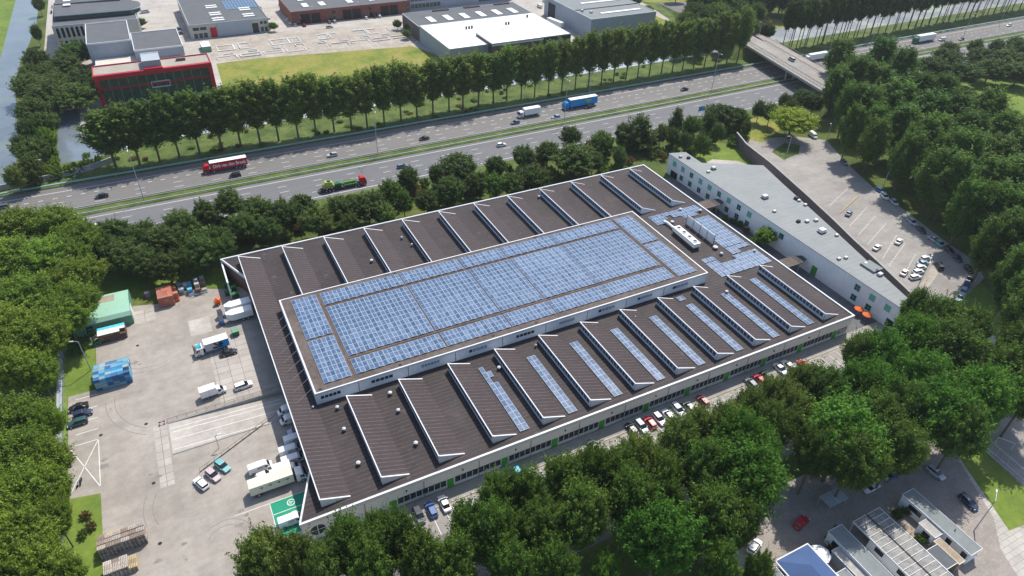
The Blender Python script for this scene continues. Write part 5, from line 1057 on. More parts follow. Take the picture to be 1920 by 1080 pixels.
# green waste containers in the corner shade
for i, (px, py, lab) in enumerate([(427, 533, 'green waste container in the wall shade, farthest of four'), (436, 541, 'green waste container in the wall shade, second of four'), (428, 548, 'green waste container in the wall shade, third of four'), (441, 553, 'green waste container in the wall shade, nearest of four')]):
    p = P(px, py, .8); wc = empty('waste_container', (p.x, p.y, .02), rad(5), lab, 'container', 'green waste containers'); mb = MB(); mb.prism([(-.85, -.55), (.85, -.55), (.85, .55), (-.85, .55)], .15, 1.25, 'container_green'); mb.build('bin', wc); mb = MB(); mb.hull([(-.9, .6, 1.25, 1.35), (0, .6, 1.25, 1.5), (.9, .6, 1.25, 1.35)], 'machine_green'); mb.build('lid', wc); wheels(wc, (-.65, .65), .5, .12, .08)
p = P(441, 622, .8); wc = empty('waste_container', (p.x, p.y, .02), rad(95), 'bright green cardboard container beside the dock lane', 'container'); mb = MB(); mb.box(-.9, .9, -.7, .7, .15, 1.3, 'machine_green'); mb.build('bin', wc); mb = MB(); mb.hull([(-.95, .75, 1.3, 1.4), (0, .75, 1.3, 1.55), (.95, .75, 1.3, 1.4)], 'green_metal'); mb.build('lid', wc); wheels(wc, (-.65, .65), .6, .14, .1)
# scooters / bicycles by crossed area
for px, py, hd, lab in ((148, 908, 60, 'dark bicycle leaning at the corner of the crossed-out area'), (152, 903, 80, 'second bicycle at the corner of the crossed-out area')):
    p = P(px, py, .3); bk = empty('bicycle', (p.x, p.y, .02), rad(hd), lab, 'bicycle'); 
    for x in (-.55, .55):
        mb = MB(); mb.tube((x, -.02, .34), (x, .02, .34), .34, .34, 'rubber', 14); mb.build('wheel', bk)
    mb = MB(); mb.tube((-.55, 0, .34), (-.1, 0, .85), .03, .03, 'blue_roof', 5); mb.tube((-.1, 0, .85), (.45, 0, .85), .03, .03, 'blue_roof', 5); mb.tube((.55, 0, .34), (.42, 0, 1.0), .03, .03, 'blue_roof', 5); mb.tube((0, 0, .35), (.45, 0, .85), .03, .03, 'blue_roof', 5); mb.build('frame', bk); mb = MB(); mb.box(-.25, .0, -.08, .08, .9, .96, 'black'); mb.build('saddle', bk); mb = MB(); mb.tube((.42, -.28, 1.02), (.42, .28, 1.02), .02, .02, 'galvanised', 5); mb.build('handlebar', bk)
# manholes
for px, py in ((274, 795), (189, 816), (288, 906), (258, 648), (300, 1019)):
    p = P(px, py, 0); mb = MB(); mb.tube((0, 0, 0), (0, 0, .012), .35, .35, 'black', 12); o = mb.build('manhole_cover', loc=(p.x, p.y, .012)); tag(o, 'round dark manhole cover set in the yard paving', 'manhole cover', 'manhole covers in the yard')
# ramp railing and barrier
rr_ = empty('ramp_railing', (-12.3, 101.6, 0), 0, 'thin brown railing running diagonally from the slab path to the west wall', 'railing'); mb = MB(); d = Vector((17.5, 9.4, 0)); n_ = 12; mb.box(-.03, .03, -.03, .03, 0, .9, 'rail'); reps(rr_, 'post', mb, [tuple(d * q / n_) for q in range(n_ + 1)])
mb = MB(); mb.tube((0, 0, .9), (d.x, d.y, .9), .05, .05, 'rail', 5); mb.tube((0, 0, .12), (d.x, d.y, .12), .09, .09, 'rail', 5); mb.build('rail', rr_)
rr_ = empty('ramp_railing', (-16.6, 117.75, 0), 0, 'dark railing along the upper edge of the loading ramp', 'railing'); mb = MB(); mb.box(-.03, .03, -.03, .03, 0, .9, 'rail'); reps(rr_, 'post', mb, [(q * 1.9, 0, 0) for q in range(13)])
mb = MB(); mb.tube((0, 0, .9), (22.9, 0, .9), .05, .05, 'rail', 5); mb.tube((0, 0, .5), (22.9, 0, .5), .03, .03, 'rail', 5); mb.build('rail', rr_)
rr_ = empty('barrier_stand', (-17.6, 117.6, 0), 0, 'small red and white barrier stand at the head of the ramp', 'barrier'); mb = MB(); mb.box(-.6, .6, -.04, .04, .55, .85, 'lorry_red'); mb.box(-.2, .2, -.05, .05, .56, .84, 'lorry_white'); mb.build('board', rr_); mb = MB(); mb.box(-.5, -.42, -.3, .3, 0, .55, 'galvanised'); mb.box(.42, .5, -.3, .3, 0, .55, 'galvanised'); mb.build('leg', rr_)
# ditch & fence on the west side
sheet('ditch', R4(-37.0, -35.9, 60, 152), 'canal_water', .012)
fn = empty('mesh_fence', (-35.4, 80, 0), 0, 'long wire mesh fence on steel posts beside the ditch west of the yard', 'fence'); mb = MB(); mb.tube((0, 0, 0), (0, 0, 2.0), .04, .04, 'galvanised', 5); reps(fn, 'post', mb, [(0, q * 2.8, 0) for q in range(27)])
mb = MB()
for zz in (.1, 1.0, 1.95): mb.tube((0, 0, zz), (0, 72.8, zz), .02, .02, 'galvanised', 4)
mb.build('wire', fn)
# ================================================================ LAMP POSTS
def lamp(px, py, h, label, arm=(1.6, 0), double=False, z=0.0, r0=.13, group=None):
    p = P(px, py, z); r = empty('street_lamp', (p.x, p.y, z), 0, label, 'street lamp', group); mb = MB(); mb.tube((0, 0, 0), (0, 0, h), r0, .07, 'galvanised', 8); mb.build('pole', r)
    for s_ in ((1, -1) if double else (1,)):
        a = Vector((arm[0] * s_, arm[1] * s_, 0)); mb = MB(); mb.tube((0, 0, h), (a.x, a.y, h + .25), .06, .05, 'galvanised', 6); mb.build('arm', r)
        mb = MB(); d = a.normalized(); mb.tube((a.x, a.y, h + .22), (a.x + d.x * .8, a.y + d.y * .8, h + .2), .17, .12, 'canvas', 6); mb.build('lamp_head', r)
    return r
HG = 'tall lamps in the highway median'
for i, (px, py) in enumerate([(270, 375), (709, 295), (1058, 230), (1333, 174)]): lamp(px, py, 17, 'tall highway lamp on the median, %s counted from the river' % ordw(i + 1), (0, 1.2), True, group=HG)
lamp(1630, 92, 16, 'tall lamp on the north shoulder beyond the flyover', (0, -1.5)); lamp(1800, 83, 16, 'tall highway lamp on the median at the far right', (0, 1.2), True); lamp(1873, 48, 14, 'lamp on the far right end of the highway bank', (0, -1.5))
lamp(1105, 178, 12, 'lamp pole behind the blue lorry', (0, -1)); lamp(1475, 92, 9, 'street lamp beside the flyover', (-1, 0), z=3); lamp(1422, 72, 8, 'street lamp at the far end of the flyover', (-1, 0), z=5)
lamp(1548, 268, 8, 'lamp at the far corner of the staff car park', (-1, -.4)); lamp(1655, 352, 9, 'lamp by the tree edge of the staff car park', (1, .4)); lamp(1474, 292, 7.5, 'lamp on the planted island under the yellow green tree', (-.8, .3))
lamp(1712, 556, 12, 'double headed lamp beside the short row in the staff car park', (1.4, .8), True); lamp(1715, 430 + 60, 8, 'lamp hidden between car park trees', (1, 0)) if 0 else None
lamp(171, 694, 8.4, 'pale lamp pole leaning over the west verge by the blue crates', (-.9, .3)); lamp(1826, 995, 9, 'bent lamp post at the paved corner near the lawn', (1.6, 1.0)); lamp(411, 840, 3.5, 'short lamp at the ramp railing', (.4, 0), r0=.06)
lamp(84, 345, 8, 'small lamp in the bushes beside the river', (.8, 0)); lamp(419, 62, 8, 'street lamp in front of the workshop hall', (-.8, 0)); lamp(593, 42, 8, 'street lamp in front of the brick workshops, left', (-.8, 0)); lamp(678, 33, 8, 'street lamp in front of the brick workshops, right', (-.8, 0)); lamp(1865, 150, 9, 'lamp among the trees by the park lawn, right', (.8, 0)); lamp(1796, 146, 8, 'lamp among the trees by the park lawn, left', (.8, 0))
# blue road sign
p = P(1313, 216, 0); sg = empty('road_sign', (p.x, p.y, 0), 0, 'blank backed blue motorway sign beside the southern carriageway', 'road sign'); mb = MB(); mb.box(-1.5, 1.5, -.04, .04, 1.8, 3.8, 'lorry_blue'); mb.build('board', sg)
for s_ in (-1, 1):
    mb = MB(); mb.tube((s_ * 1.1, .1, 0), (s_ * 1.1, .1, 3.6), .06, .06, 'galvanised', 6); mb.build('post', sg)
# pole object on yellow line in the car park
p = P(1575, 400, 0); mb = MB(); a = P(1610, 368, 0) - p; mb.tube((0, 0, .15), (a.x, a.y, .15), .12, .12, 'yellow_paint', 6); tag(mb.build('barrier_beam', loc=(p.x, p.y, .02)), 'long yellow beam lying across the staff car park', 'beam')
# ================================================================ RESIDENTIAL CORNER
def house(label, x0, x1, y0, y1, h, roof='bitumen_green', wall='white_render', name='bungalow', cat='house', par='white_trim'):
    r = empty(name, ((x0 + x1) / 2, (y0 + y1) / 2, 0), 0, label, cat); a, b = (x1 - x0) / 2, (y1 - y0) / 2
    mb = MB(); mb.box(-a, a, -b, b, 0, h - .15, wall); mb.build('wall', r); mb = MB(); mb.box(-a - .12, a + .12, -b - .12, b + .12, h - .15, h, par, roof); mb.build('roof', r)
    mb = MB()
    for q in ((-a - .14, a + .14, -b - .14, -b - .04), (-a - .14, a + .14, b + .04, b + .14), (-a - .14, -a - .04, -b - .04, b + .04), (a + .04, a + .14, -b - .04, b + .04)): mb.box(*q, h - .1, h + .07, 'white_trim')
    mb.build('roof_edge', r); return r
h1 = house('longest flat roofed white bungalow nearest the paved lawn corner', 105.1, 108.0, 23.1, 37.0, 3.0)
for y0, y1, z0, z1 in ((2.6, 5.2, 1.3, 2.4), (-3.6, -2.6, 1.2, 2.4), (-6.6, -5.6, .8, 2.4), (-1.2, -.4, 1.3, 2.3)):
    mb = MB(); mb.box(-1.5, -1.44, y0, y1, z0, z1, 'window_glass'); mb.build('window', h1)
mb = MB(); mb.tube((.4, -2.5, 3.0), (.4, -2.5, 3.4), .1, .1, 'dark_grey', 8); mb.build('chimney', h1)
h2 = house('small white annex with a grey roof leaning against the longest bungalow', 102.8, 104.9, 28.3, 31.5, 2.6, 'wood_grey'); mb = MB(); mb.box(-1.1, -1.04, -.9, .5, .9, 2.0, 'window_glass'); mb.build('window', h2)
h3 = empty('veranda_house', (95.1, 30, 0), 0, 'white house topped by two long ribbed translucent roof strips', 'house'); mb = MB(); mb.box(-3.0, 3.3, -9, 3.3, 0, 2.6, 'white_render'); mb.build('wall', h3)
mb = MB()
for a, b in ((-3.4, -.06), (.06, 3.4)): mb.poly([(a, -9.5, 2.9), (b, -9.5, 3.05), (b, 7, 3.05), (a, 7, 2.9)], 'sheet_roof')
mb.build('roof_sheet', h3); mb = MB()
for q in range(15):
    y = -9.5 + q * 1.175; mb.box(-3.4, 3.4, y - .04, y + .04, 3.04, 3.09, 'canvas')
mb.box(-.08, .08, -9.5, 7, 3.05, 3.2, 'dark_grey'); mb.box(3.38, 3.5, -9.5, 7, 2.95, 3.15, 'white_trim'); mb.box(-3.5, -3.38, -9.5, 7, 2.8, 3.1, 'white_trim'); mb.build('roof_rib', h3)
for y0, y1 in ((.2, 1.9), (-4.2, -2.8)):
    mb = MB(); mb.box(-3.06, -3.0, y0, y1, 1.0, 2.1, 'window_glass'); mb.build('window', h3)
for x in (-3.2, 3.2):
    mb = MB(); mb.box(x - .06, x + .06, 6.8, 6.92, 0, 2.9, 'white_trim'); mb.build('post', h3)
house('dark flat roofed box annex with two small roof vents', 98.95, 101.7, 23.3, 27.1, 2.8, 'bitumen', 'wood_dark', 'annex', 'annex'); house('narrow lean-to with a striped timber roof beside the dark annex', 102.0, 103.4, 23.0, 27.8, 2.6, 'wood', 'wood', 'annex', 'annex')
h5 = house('long grey green flat roofed house left of the ribbed roof strips', 86.0, 89.2, 20, 37.4, 3.0); mb = MB(); mb.box(-1.66, -1.6, 5.4, 7.4, 1.0, 2.3, 'window_glass'); mb.build('window', h5)
house('low conservatory with pale framed roof leaning on the grey green house', 84.2, 85.7, 20, 34.6, 2.3, 'wood_grey', 'grey_metal', 'annex', 'annex'); house('flat green roofed shed between the conservatory and the blue roofed house', 81.6, 83.6, 22, 31.2, 2.2, 'bitumen_green', 'wood_dark', 'shed', 'shed')
h7 = empty('hipped_house', (77.1, 30, 0), 0, 'house with a shiny blue hipped roof at the bottom edge', 'house'); mb = MB(); mb.box(-3.4, 3.4, -8, 7, 0, 2.8, 'white_render'); mb.build('wall', h7)
mb = MB(); A, B_, Cc, D = (-3.7, 7.3, 2.8), (3.7, 7.3, 2.8), (3.7, -8.3, 2.8), (-3.7, -8.3, 2.8); E, F_ = (0, 3.6, 4.5), (0, -5, 4.5)
mb.poly([A, D, F_, E], 'blue_roof'); mb.poly([B_, A, E], 'blue_roof'); mb.poly([Cc, B_, E, F_], 'blue_roof'); mb.poly([D, Cc, F_], 'blue_roof'); mb.poly([A, B_, Cc, D], 'white_trim'); mb.build('roof', h7)
mb = MB(); mb.box(-3.9, 3.9, 7.3, 7.5, 2.6, 2.85, 'white_trim'); mb.box(-3.9, -3.7, -8.3, 7.3, 2.6, 2.85, 'white_trim'); mb.box(3.7, 3.9, -8.3, 7.3, 2.6, 2.85, 'white_trim'); mb.build('gutter', h7)
for y0 in (5.0, 2.6, .2): mb = MB(); mb.box(-3.46, -3.4, y0, y0 + 1.5, .8, 2.3, 'window_glass'); mb.build('window', h7)
house('small grey roofed shed at the bottom left of the blue roofed house', 70.2, 72.6, 24, 36.4, 2.6, 'bitumen_green', 'white_render', 'shed', 'shed')
pr = empty('parasol', (81.9, 35.2, 0), 0, 'large white garden parasol between the blue roof and the grey green house', 'parasol'); mb = MB(); mb.tube((0, 0, 0), (0, 0, 2.3), .04, .04, 'galvanised', 6); mb.build('pole', pr); mb = MB(); mb.tube((0, 0, 2.1), (0, 0, 2.7), 1.9, .05, 'canvas', 8); mb.build('canopy', pr)
sh = empty('glass_shelter', (93.1, 42.5, 0), 0, 'glass roofed open shelter at the street edge under the trees', 'shelter'); mb = MB(); mb.box(-2.4, 2.4, -1.4, 1.4, 2.45, 2.52, 'galvanised'); mb.box(-.03, .03, -1.4, 1.4, 2.52, 2.6, 'white_trim'); mb.build('roof', sh)
for x in (-2.2, 2.2):
    for y in (-1.2, 1.2): mb = MB(); mb.box(x - .05, x + .05, y - .05, y + .05, 0, 2.45, 'galvanised'); mb.build('post', sh)
# garden set, planters and stakes
gt = empty('garden_table', (101.3, 31.8, 0), 0, 'wooden garden table in the courtyard beside the longest bungalow', 'table'); mb = MB(); mb.box(-.7, .7, -.4, .4, .7, .76, 'wood'); mb.build('table_top', gt)
for x in (-.6, .6):
    for y in (-.3, .3): mb = MB(); mb.box(x - .04, x + .04, y - .04, y + .04, 0, .7, 'wood'); mb.build('leg', gt)
for i, (x, y, a) in enumerate([(100.9, 32.8, -90), (101.7, 32.8, -90), (101.3, 30.8, 90)]):
    ch = empty('garden_chair', (x, y, 0), rad(a), 'wooden garden chair around the courtyard table, %s one from the bungalow corner' % ordw(i + 1), 'chair', 'garden chairs'); mb = MB(); mb.box(-.25, .25, -.25, .25, .4, .46, 'wood'); mb.build('seat', ch); mb = MB(); mb.box(-.27, -.22, -.25, .25, .46, .95, 'wood'); mb.build('backrest', ch)
    for q in (-.2, .2):
        for s_ in (-.2, .2): mb = MB(); mb.box(q - .03, q + .03, s_ - .03, s_ + .03, 0, .4, 'wood'); mb.build('leg', ch)
for i, (x, y) in enumerate([(89.6, 38.2), (90.3, 38.6), (89.9, 37.5), (90.7, 37.9)]):
    pt = empty('flower_pot', (x, y, 0), 0, 'terracotta flower pot before the gap left of the ribbed roofs, %s one' % ordw(i + 1), 'flower pot', 'flower pots'); mb = MB(); mb.tube((0, 0, 0), (0, 0, .45), .2, .32, 'brick_red', 10); mb.build('pot', pt); mb = MB(); mb.tube((0, 0, .43), (0, 0, .8), .26, .05, 'machine_green', 8); mb.build('plant', pt)
# sports court fence
cf = empty('court_fence', (131, 31, 0), 0, 'white metal frame fence along the ball court', 'fence'); A = P(1843, 842); B_ = P(1925, 914); mb = MB(); mb.tube((0, 0, 0), (0, 0, 3), .05, .05, 'galvanised', 6); reps(cf, 'post', mb, [tuple(A.lerp(B_, q / 8) - Vector((131, 31, 0))) for q in range(9)])
mb = MB(); a = A - Vector((131, 31, 0)); b = B_ - Vector((131, 31, 0))
for zz in (.15, 1.0, 3.0): mb.tube((a.x, a.y, zz), (b.x, b.y, zz), .05, .05, 'white_trim', 6)
mb.build('rail', cf)
gl = empty('ball_goal', P(1880, 838)[:], rad(-60), 'white goal frame on the ball court', 'goal'); mb = MB(); mb.tube((-1.5, 0, 0), (-1.5, 0, 2), .06, .06, 'white_trim', 6); mb.tube((1.5, 0, 0), (1.5, 0, 2), .06, .06, 'white_trim', 6); mb.tube((-1.5, 0, 2), (1.5, 0, 2), .06, .06, 'white_trim', 6); mb.build('frame', gl)
bpy.context.view_layer.update()
CH_ = {}
for o in bpy.data.objects:
    if o.parent: CH_.setdefault(o.parent.name, []).append(o)
def col_rec(o, c):
    o.color = (*c, 1)
    for q in CH_.get(o.name, []): col_rec(q, c)
for o, c in VEH: col_rec(o, c)
# ================================================================ TREES
def crown_mesh(seed, R, Hh, nl, nleaf, ls, shape='round', name='crown'):
    rg = np.random.default_rng(seed); cen = []; rad_ = []; axs = []
    lob = rg.uniform(0, 6.28, 4)
    for k in range(nl):
        u = (k + .5) / nl; ph = k * 2.39996 + rg.uniform(-.35, .35); wob = 1 + .16 * math.sin(2 * ph + lob[0]) + .1 * math.sin(3 * ph + lob[1])
        if shape == 'round':
            el = math.asin(1 - 1.6 * u); rr = rg.uniform(.55, .86) * wob; x = math.cos(el) * rr * R; zz = math.sin(el) * rg.uniform(.62, .86) * Hh / 2
            r_ = R * rg.uniform(.11, .22)
        elif shape == 'plume':
            t = 1 - u; prof = math.sin(math.pi * (.10 + .84 * (1 - t)) ) ** .55 * (1 - .25 * t); x = R * .78 * prof * rg.uniform(.45, 1.0) * wob; zz = (t - .5) * Hh * .86; r_ = R * rg.uniform(.14, .26)
        else:
            t = 1 - u ** .6; x = R * .85 * (1 - t) ** .75 * rg.uniform(.6, 1.0); zz = (t - .5) * Hh * .95; r_ = R * rg.uniform(.2, .34)
        c = np.array((x * math.cos(ph), x * math.sin(ph), zz)); o = np.array((math.cos(ph) * x / R, math.sin(ph) * x / R, .55 + max(0, zz / Hh))); cen.append(c); rad_.append(r_); axs.append(o / np.linalg.norm(o))
    cen = np.array(cen); rad_ = np.array(rad_); axs = np.array(axs); wgt = rad_ ** 2; idx = rg.choice(nl, nleaf, p=wgt / wgt.sum())
    d = rg.normal(size=(nleaf, 3)); d[:, 2] += .2; d /= np.linalg.norm(d, axis=1)[:, None]
    el_ = rg.uniform(1.4, 2.9, nl)[idx]                       # every clump is drawn out along its branch
    rr = rad_[idx] * (rg.uniform(0, 1, nleaf) ** .4) * rg.choice([1, 1, 1.15, 1.5], nleaf)
    q = d * rr[:, None]; al = (q * axs[idx]).sum(1)[:, None]; tap = np.clip(1 - .45 * al / (rad_[idx][:, None]), .35, 1.4); q = (q - al * axs[idx]) * tap + al * axs[idx] * el_[:, None]
    p = cen[idx] + q
    ni = int(nleaf * .10); ii = rg.normal(size=(ni, 3)); ii /= np.linalg.norm(ii, axis=1)[:, None]; p[:ni] = ii * (rg.uniform(0, 1, ni) ** .4)[:, None] * np.array([R * .55, R * .55, Hh * .33])
    n = d * .7 + rg.normal(size=(nleaf, 3)) * .7; n[:, 2] += .3; n /= np.linalg.norm(n, axis=1)[:, None]
    t = np.cross(n, rg.normal(size=(nleaf, 3))); t /= np.linalg.norm(t, axis=1)[:, None]; b = np.cross(n, t)
    s = ls * rg.uniform(.55, 1.4, nleaf)[:, None]
    v = np.stack([p - t * s * .55, p - b * s * .26 + n * s * .06, p + t * s * .55, p + b * s * .26 + n * s * .06], 1).reshape(-1, 3)
    me = bpy.data.meshes.new(name); me.vertices.add(nleaf * 4); me.vertices.foreach_set('co', v.ravel())
    me.loops.add(nleaf * 4); me.loops.foreach_set('vertex_index', np.arange(nleaf * 4)); me.polygons.add(nleaf); me.polygons.foreach_set('loop_start', np.arange(0, nleaf * 4, 4))
    me.update(); at = me.attributes.new('leaf_tone', 'FLOAT', 'FACE'); tone = np.clip(rg.normal(.5, .24, nleaf) + rg.normal(0, .10, nl)[idx], 0, 1); at.data.foreach_set('value', tone)
    me.materials.append(M['leaves']); return me
def trunk_mesh(seed, h, r0, lean=.0, limbs=5, rcrown=3):
    rg = random.Random(seed); mb = MB(); top = (rg.uniform(-.3, .3), rg.uniform(-.3, .3), h); mid = (top[0] * .4 + lean, top[1] * .4, h * .5)
    mb.tube((0, 0, -.1), mid, r0, r0 * .7, 'bark', 7); mb.tube(mid, top, r0 * .7, r0 * .25, 'bark', 6)
    for k in range(limbs):
        a = k * 2.4 + rg.uniform(0, .5); z0 = h * rg.uniform(.38, .8); z1 = z0 + h * rg.uniform(.12, .25); rr = rcrown * rg.uniform(.4, .75); f = z0 / h
        mb.tube((top[0] * f * .8, top[1] * f * .8, z0), (math.cos(a) * rr, math.sin(a) * rr, z1), r0 * .35, r0 * .1, 'bark', 5)
    return mb.mesh('trunk')
TP = {}
def tproto(kind, H, R, zc, Hc, shape, nl, nleaf, ls, seeds, r0=.22):
    TP[kind] = []
    for s_ in seeds:
        TP[kind].append((crown_mesh(s_, R, Hc, nl, nleaf, ls, shape), trunk_mesh(s_, H * .86, r0, 0, 6, R), H, R, zc))
tproto('big', 15, 5, 9.6, 10.0, 'round', 230, 36000, .40, (1, 2, 3, 4, 5, 6), .28)
tproto('mid', 11, 4, 6.3, 9.0, 'round', 120, 15000, .42, (11, 12, 13, 14, 15), .2)
tproto('tall', 18, 4.6, 11, 13, 'plume', 160, 22000, .48, (21, 22, 23, 24, 25), .28)
tproto('poplar', 22, 4.1, 14.2, 16.2, 'plume', 120, 12000, .56, (31, 32, 33, 34, 35), .24)
tproto('hpoplar', 24, 3.6, 17.2, 14.0, 'plume', 60, 6000, .72, (36, 37, 38), .24)
tproto('cone', 10, 3.2, 5.6, 8.6, 'cone', 40, 7000, .46, (41, 42), .18)
tproto('bush', 4, 2.6, 1.7, 3.6, 'round', 26, 3600, .38, (51, 52, 53), .1)
TC = {'L': (0.19, 0.285, 0.042), 'D': (0.1, 0.16, 0.04), 'M': (0.12, 0.205, 0.04), 'B': (0.115, 0.25, 0.036), 'O': (0.16, 0.225, 0.055), 'Y': (0.26, 0.36, 0.035), 'W': (0.095, 0.155, 0.042), 'P': (0.17, 0.25, 0.048), 'R': (0.115, 0.21, 0.042), 'G': (0.16, 0.27, 0.035), 'T': (0.22, 0.17, 0.07)}
rt = random.Random(99); CNT = {}
def tree(x, y, kind, colk, label, group, R=None, H=None, name='tree', cat='tree', rot=None):
    me, tm, H0, R0, zc = TP[kind][rt.randrange(len(TP[kind]))]
    r = empty(name, (x, y, 0), rt.uniform(0, 6.28), label, cat, group)
    sx = (R or R0) / R0; sz = (H or H0) / H0; r.scale = (sx * rt.uniform(.94, 1.06), sx * rt.uniform(.94, 1.06), sz * rt.uniform(.93, 1.06))
    c = bpy.data.objects.new('crown', me); C.objects.link(c); c.parent = r; c.location = (0, 0, zc)
    k = TC[colk]; f = rt.uniform(.84, 1.16); g = rt.uniform(.92, 1.1); c.color = (min(1, k[0] * f * g), min(1, k[1] * f), k[2] * f, 1)
    t = bpy.data.objects.new('trunk', tm); C.objects.link(t); t.parent = r
    return r
def grove(data, kind, colk, H, fmt, group, name='tree', cat='tree', zf=.62, Rmin=1.0, rs=1.0):
    for i, q in enumerate(data):
        px, py, rp = q[:3]; ck = q[3] if len(q) > 3 else colk; h = H * (q[4] if len(q) > 4 else 1) * (.75 + .25 * min(1.4, rp / 40)); kd = q[5] if len(q) > 5 else kind
        h0 = h * zf; p = P(px + (6 if rs < .9 else 0) * -1, py + (11 if rs == .90 else 0), h0); rr = rp * rs / scl(p); CNT[group] = CNT.get(group, 0) + 1
        tree(p.x, p.y, kd, ck, fmt % ordw(CNT[group]), group, max(Rmin, rr), h, name, cat)
# west grove
grove([(40, 425, 42), (112, 425, 42), (160, 455, 34), (28, 490, 48), (92, 490, 48), (152, 522, 42), (55, 560, 50), (128, 590, 42), (18, 620, 50), (85, 640, 48), (150, 570, 34), (40, 695, 42), (80, 700, 30), (140, 480, 34),
       (35, 790, 48), (85, 795, 34), (28, 865, 52), (92, 865, 40), (55, 925, 50), (10, 955, 50), (102, 920, 34), (50, 1010, 54), (112, 975, 26), (15, 1070, 50), (85, 1065, 48), (125, 1075, 30)], 'big', 'L', 14,
      'broad olive green tree of the west grove, %s counted from the highway', 'trees of the west grove', rs=.86)
# belt between highway and warehouse
grove([(215, 440, 32), (265, 445, 36, 'D'), (230, 480, 34), (312, 455, 34), (340, 425, 32), (377, 468, 36), (312, 498, 28), (385, 402, 24), (408, 448, 24), (430, 382, 26), (480, 392, 32), (455, 424, 26), (500, 430, 22), (345, 492, 22), (418, 470, 20), (270, 490, 28), (200, 470, 22),
       (530, 400, 26), (568, 382, 22), (594, 415, 30, 'O'), (638, 392, 26), (690, 388, 36), (655, 420, 16), (722, 402, 20, 'O'), (732, 360, 22, 'M'), (765, 335, 20), (800, 376, 22), (757, 380, 18, 'M'), (840, 357, 28), (860, 313, 38), (818, 330, 16), (893, 342, 24), (928, 348, 24, 'M'), (930, 312, 18), (962, 345, 22), (982, 292, 24), (1002, 332, 30), (1027, 284, 22), (1078, 300, 40), (1070, 256, 18), (1130, 266, 24, 'M'), (1112, 300, 18), (1162, 292, 14), (1172, 250, 18), (1240, 250, 14, 'M'), (1262, 256, 14), (1298, 236, 16, 'M'), (1285, 264, 13), (1330, 226, 14), (1355, 215, 28), (1318, 268, 14, 'M'), (1346, 246, 12), (1385, 217, 16), (1400, 238, 9), (1424, 206, 12), (1445, 212, 14), (1472, 190, 12), (1505, 186, 20), (1527, 192, 16), (1485, 200, 12)], 'mid', 'D', 10.5,
      'dark bushy tree between highway and warehouse, %s from the west', 'trees between the highway and the warehouse')
grove([(1200, 242, 34, 'D'), (1270, 220, 15, 'W')], 'cone', 'D', 13, 'tall rounded dark tree beside the southern carriageway, %s from the west', 'tall dark trees by the carriageway')
bl = []
for i in range(150):
    t = i / 149; x = 190 + 1220 * t + rt.uniform(-14, 14); ylo = np.interp(x, [190, 420, 560, 800, 1100, 1250, 1400], [520, 478, 440, 385, 325, 300, 262]); yhi = np.interp(x, [190, 420, 560, 800, 1100, 1250, 1400], [450, 410, 395, 340, 270, 240, 225])
    bl.append((x, rt.uniform(yhi, ylo), rt.uniform(7, 15) * np.interp(x, [190, 1400], [1.3, .75]), rt.choice('GGMDMT') if rt.random() > .12 else 'O'))
bl = [q for q in bl if not (q[1] > np.interp(q[0], [412, 1209], [486, 310]) - 10)]
grove(bl, 'bush', 'G', 4.2, 'low leafy shrub under the belt north of the warehouse, %s from the west', 'shrubs north of the warehouse', 'shrub', 'shrub', .5)
# river side
grove([(68, 112, 18), (60, 140, 18), (86, 140, 22), (122, 122, 28), (143, 98, 24, 'M'), (52, 162, 26), (92, 172, 32), (135, 178, 34), (62, 208, 28), (150, 148, 24), (160, 175, 20), (82, 232, 20), (50, 245, 14), (40, 275, 16), (60, 282, 24), (55, 315, 20), (28, 330, 14, 'O'), (88, 262, 14, 'G'), (105, 160, 26), (68, 62, 8), (72, 8, 8)], 'mid', 'D', 12, 'dark tree on the river bank, %s from the canal basin', 'trees on the river bank')
grove([(95, 290, 15, 'G'), (85, 318, 14, 'G'), (105, 325, 12, 'M'), (125, 318, 12, 'G'), (145, 312, 11, 'D'), (165, 305, 11, 'M'), (65, 340, 12, 'O'), (185, 298, 9, 'G'), (100, 305, 12, 'G'), (75, 300, 12, 'M')], 'bush', 'G', 4, 'bright shrub between the pond and the graffiti wall, %s from the pond', 'shrubs by the pond', 'shrub', 'shrub', .5)
# poplar row
pp = [(218, 315), (263, 310), (300, 303), (337, 295), (375, 288), (417, 281), (452, 275), (488, 268), (523, 264), (560, 260), (593, 253), (627, 248), (660, 245), (689, 240), (721, 234), (752, 226), (782, 221), (812, 214), (842, 209), (868, 205), (897, 199), (925, 193), (950, 189), (977, 185), (1002, 182), (1028, 178), (1053, 172), (1078, 167), (1103, 162), (1127, 158), (1150, 153), (1173, 149), (1195, 146), (1217, 142), (1239, 138), (1260, 135), (1279, 132), (1300, 129), (1320, 126), (1340, 121), (1360, 117), (1380, 114)]
for i, (px, py) in enumerate(pp):
    p = P(px, py); f = 1.0 if i else 1.25; k = max(0, i - 20) * .004
    tree(p.x, min(p.y, 247.5) if px > 300 else p.y, 'poplar', 'P' if i > 5 else 'M', 'slender poplar in the highway row, %s from the river end' % ordw(i + 1), 'poplars along the highway', (6.6 if i < 9 else 6.2 if i < 22 else 5.4) * f, 21.5 * (1 if i > 1 else .95) * (1 + k), 'poplar_tree')
tree(P(226, 268).x - 4, 258, 'big', 'M', 'wide tree at the river end of the poplar row', None, 5, 15) if 0 else None
i = 0
for x in np.arange(288, 560, 6.2):
    for y in (250.5, 254):
        i += 1; tree(x + rt.uniform(-1, 1) + (3 if y > 254 else 0), y + .02 * (x - 288) + rt.uniform(-.6, .6), 'hpoplar', 'W', 'poplar on the canal bank beyond the flyover, %s from the flyover' % ordw(i), 'poplars beyond the flyover', 3.8, 24, 'poplar_tree')
i = 0
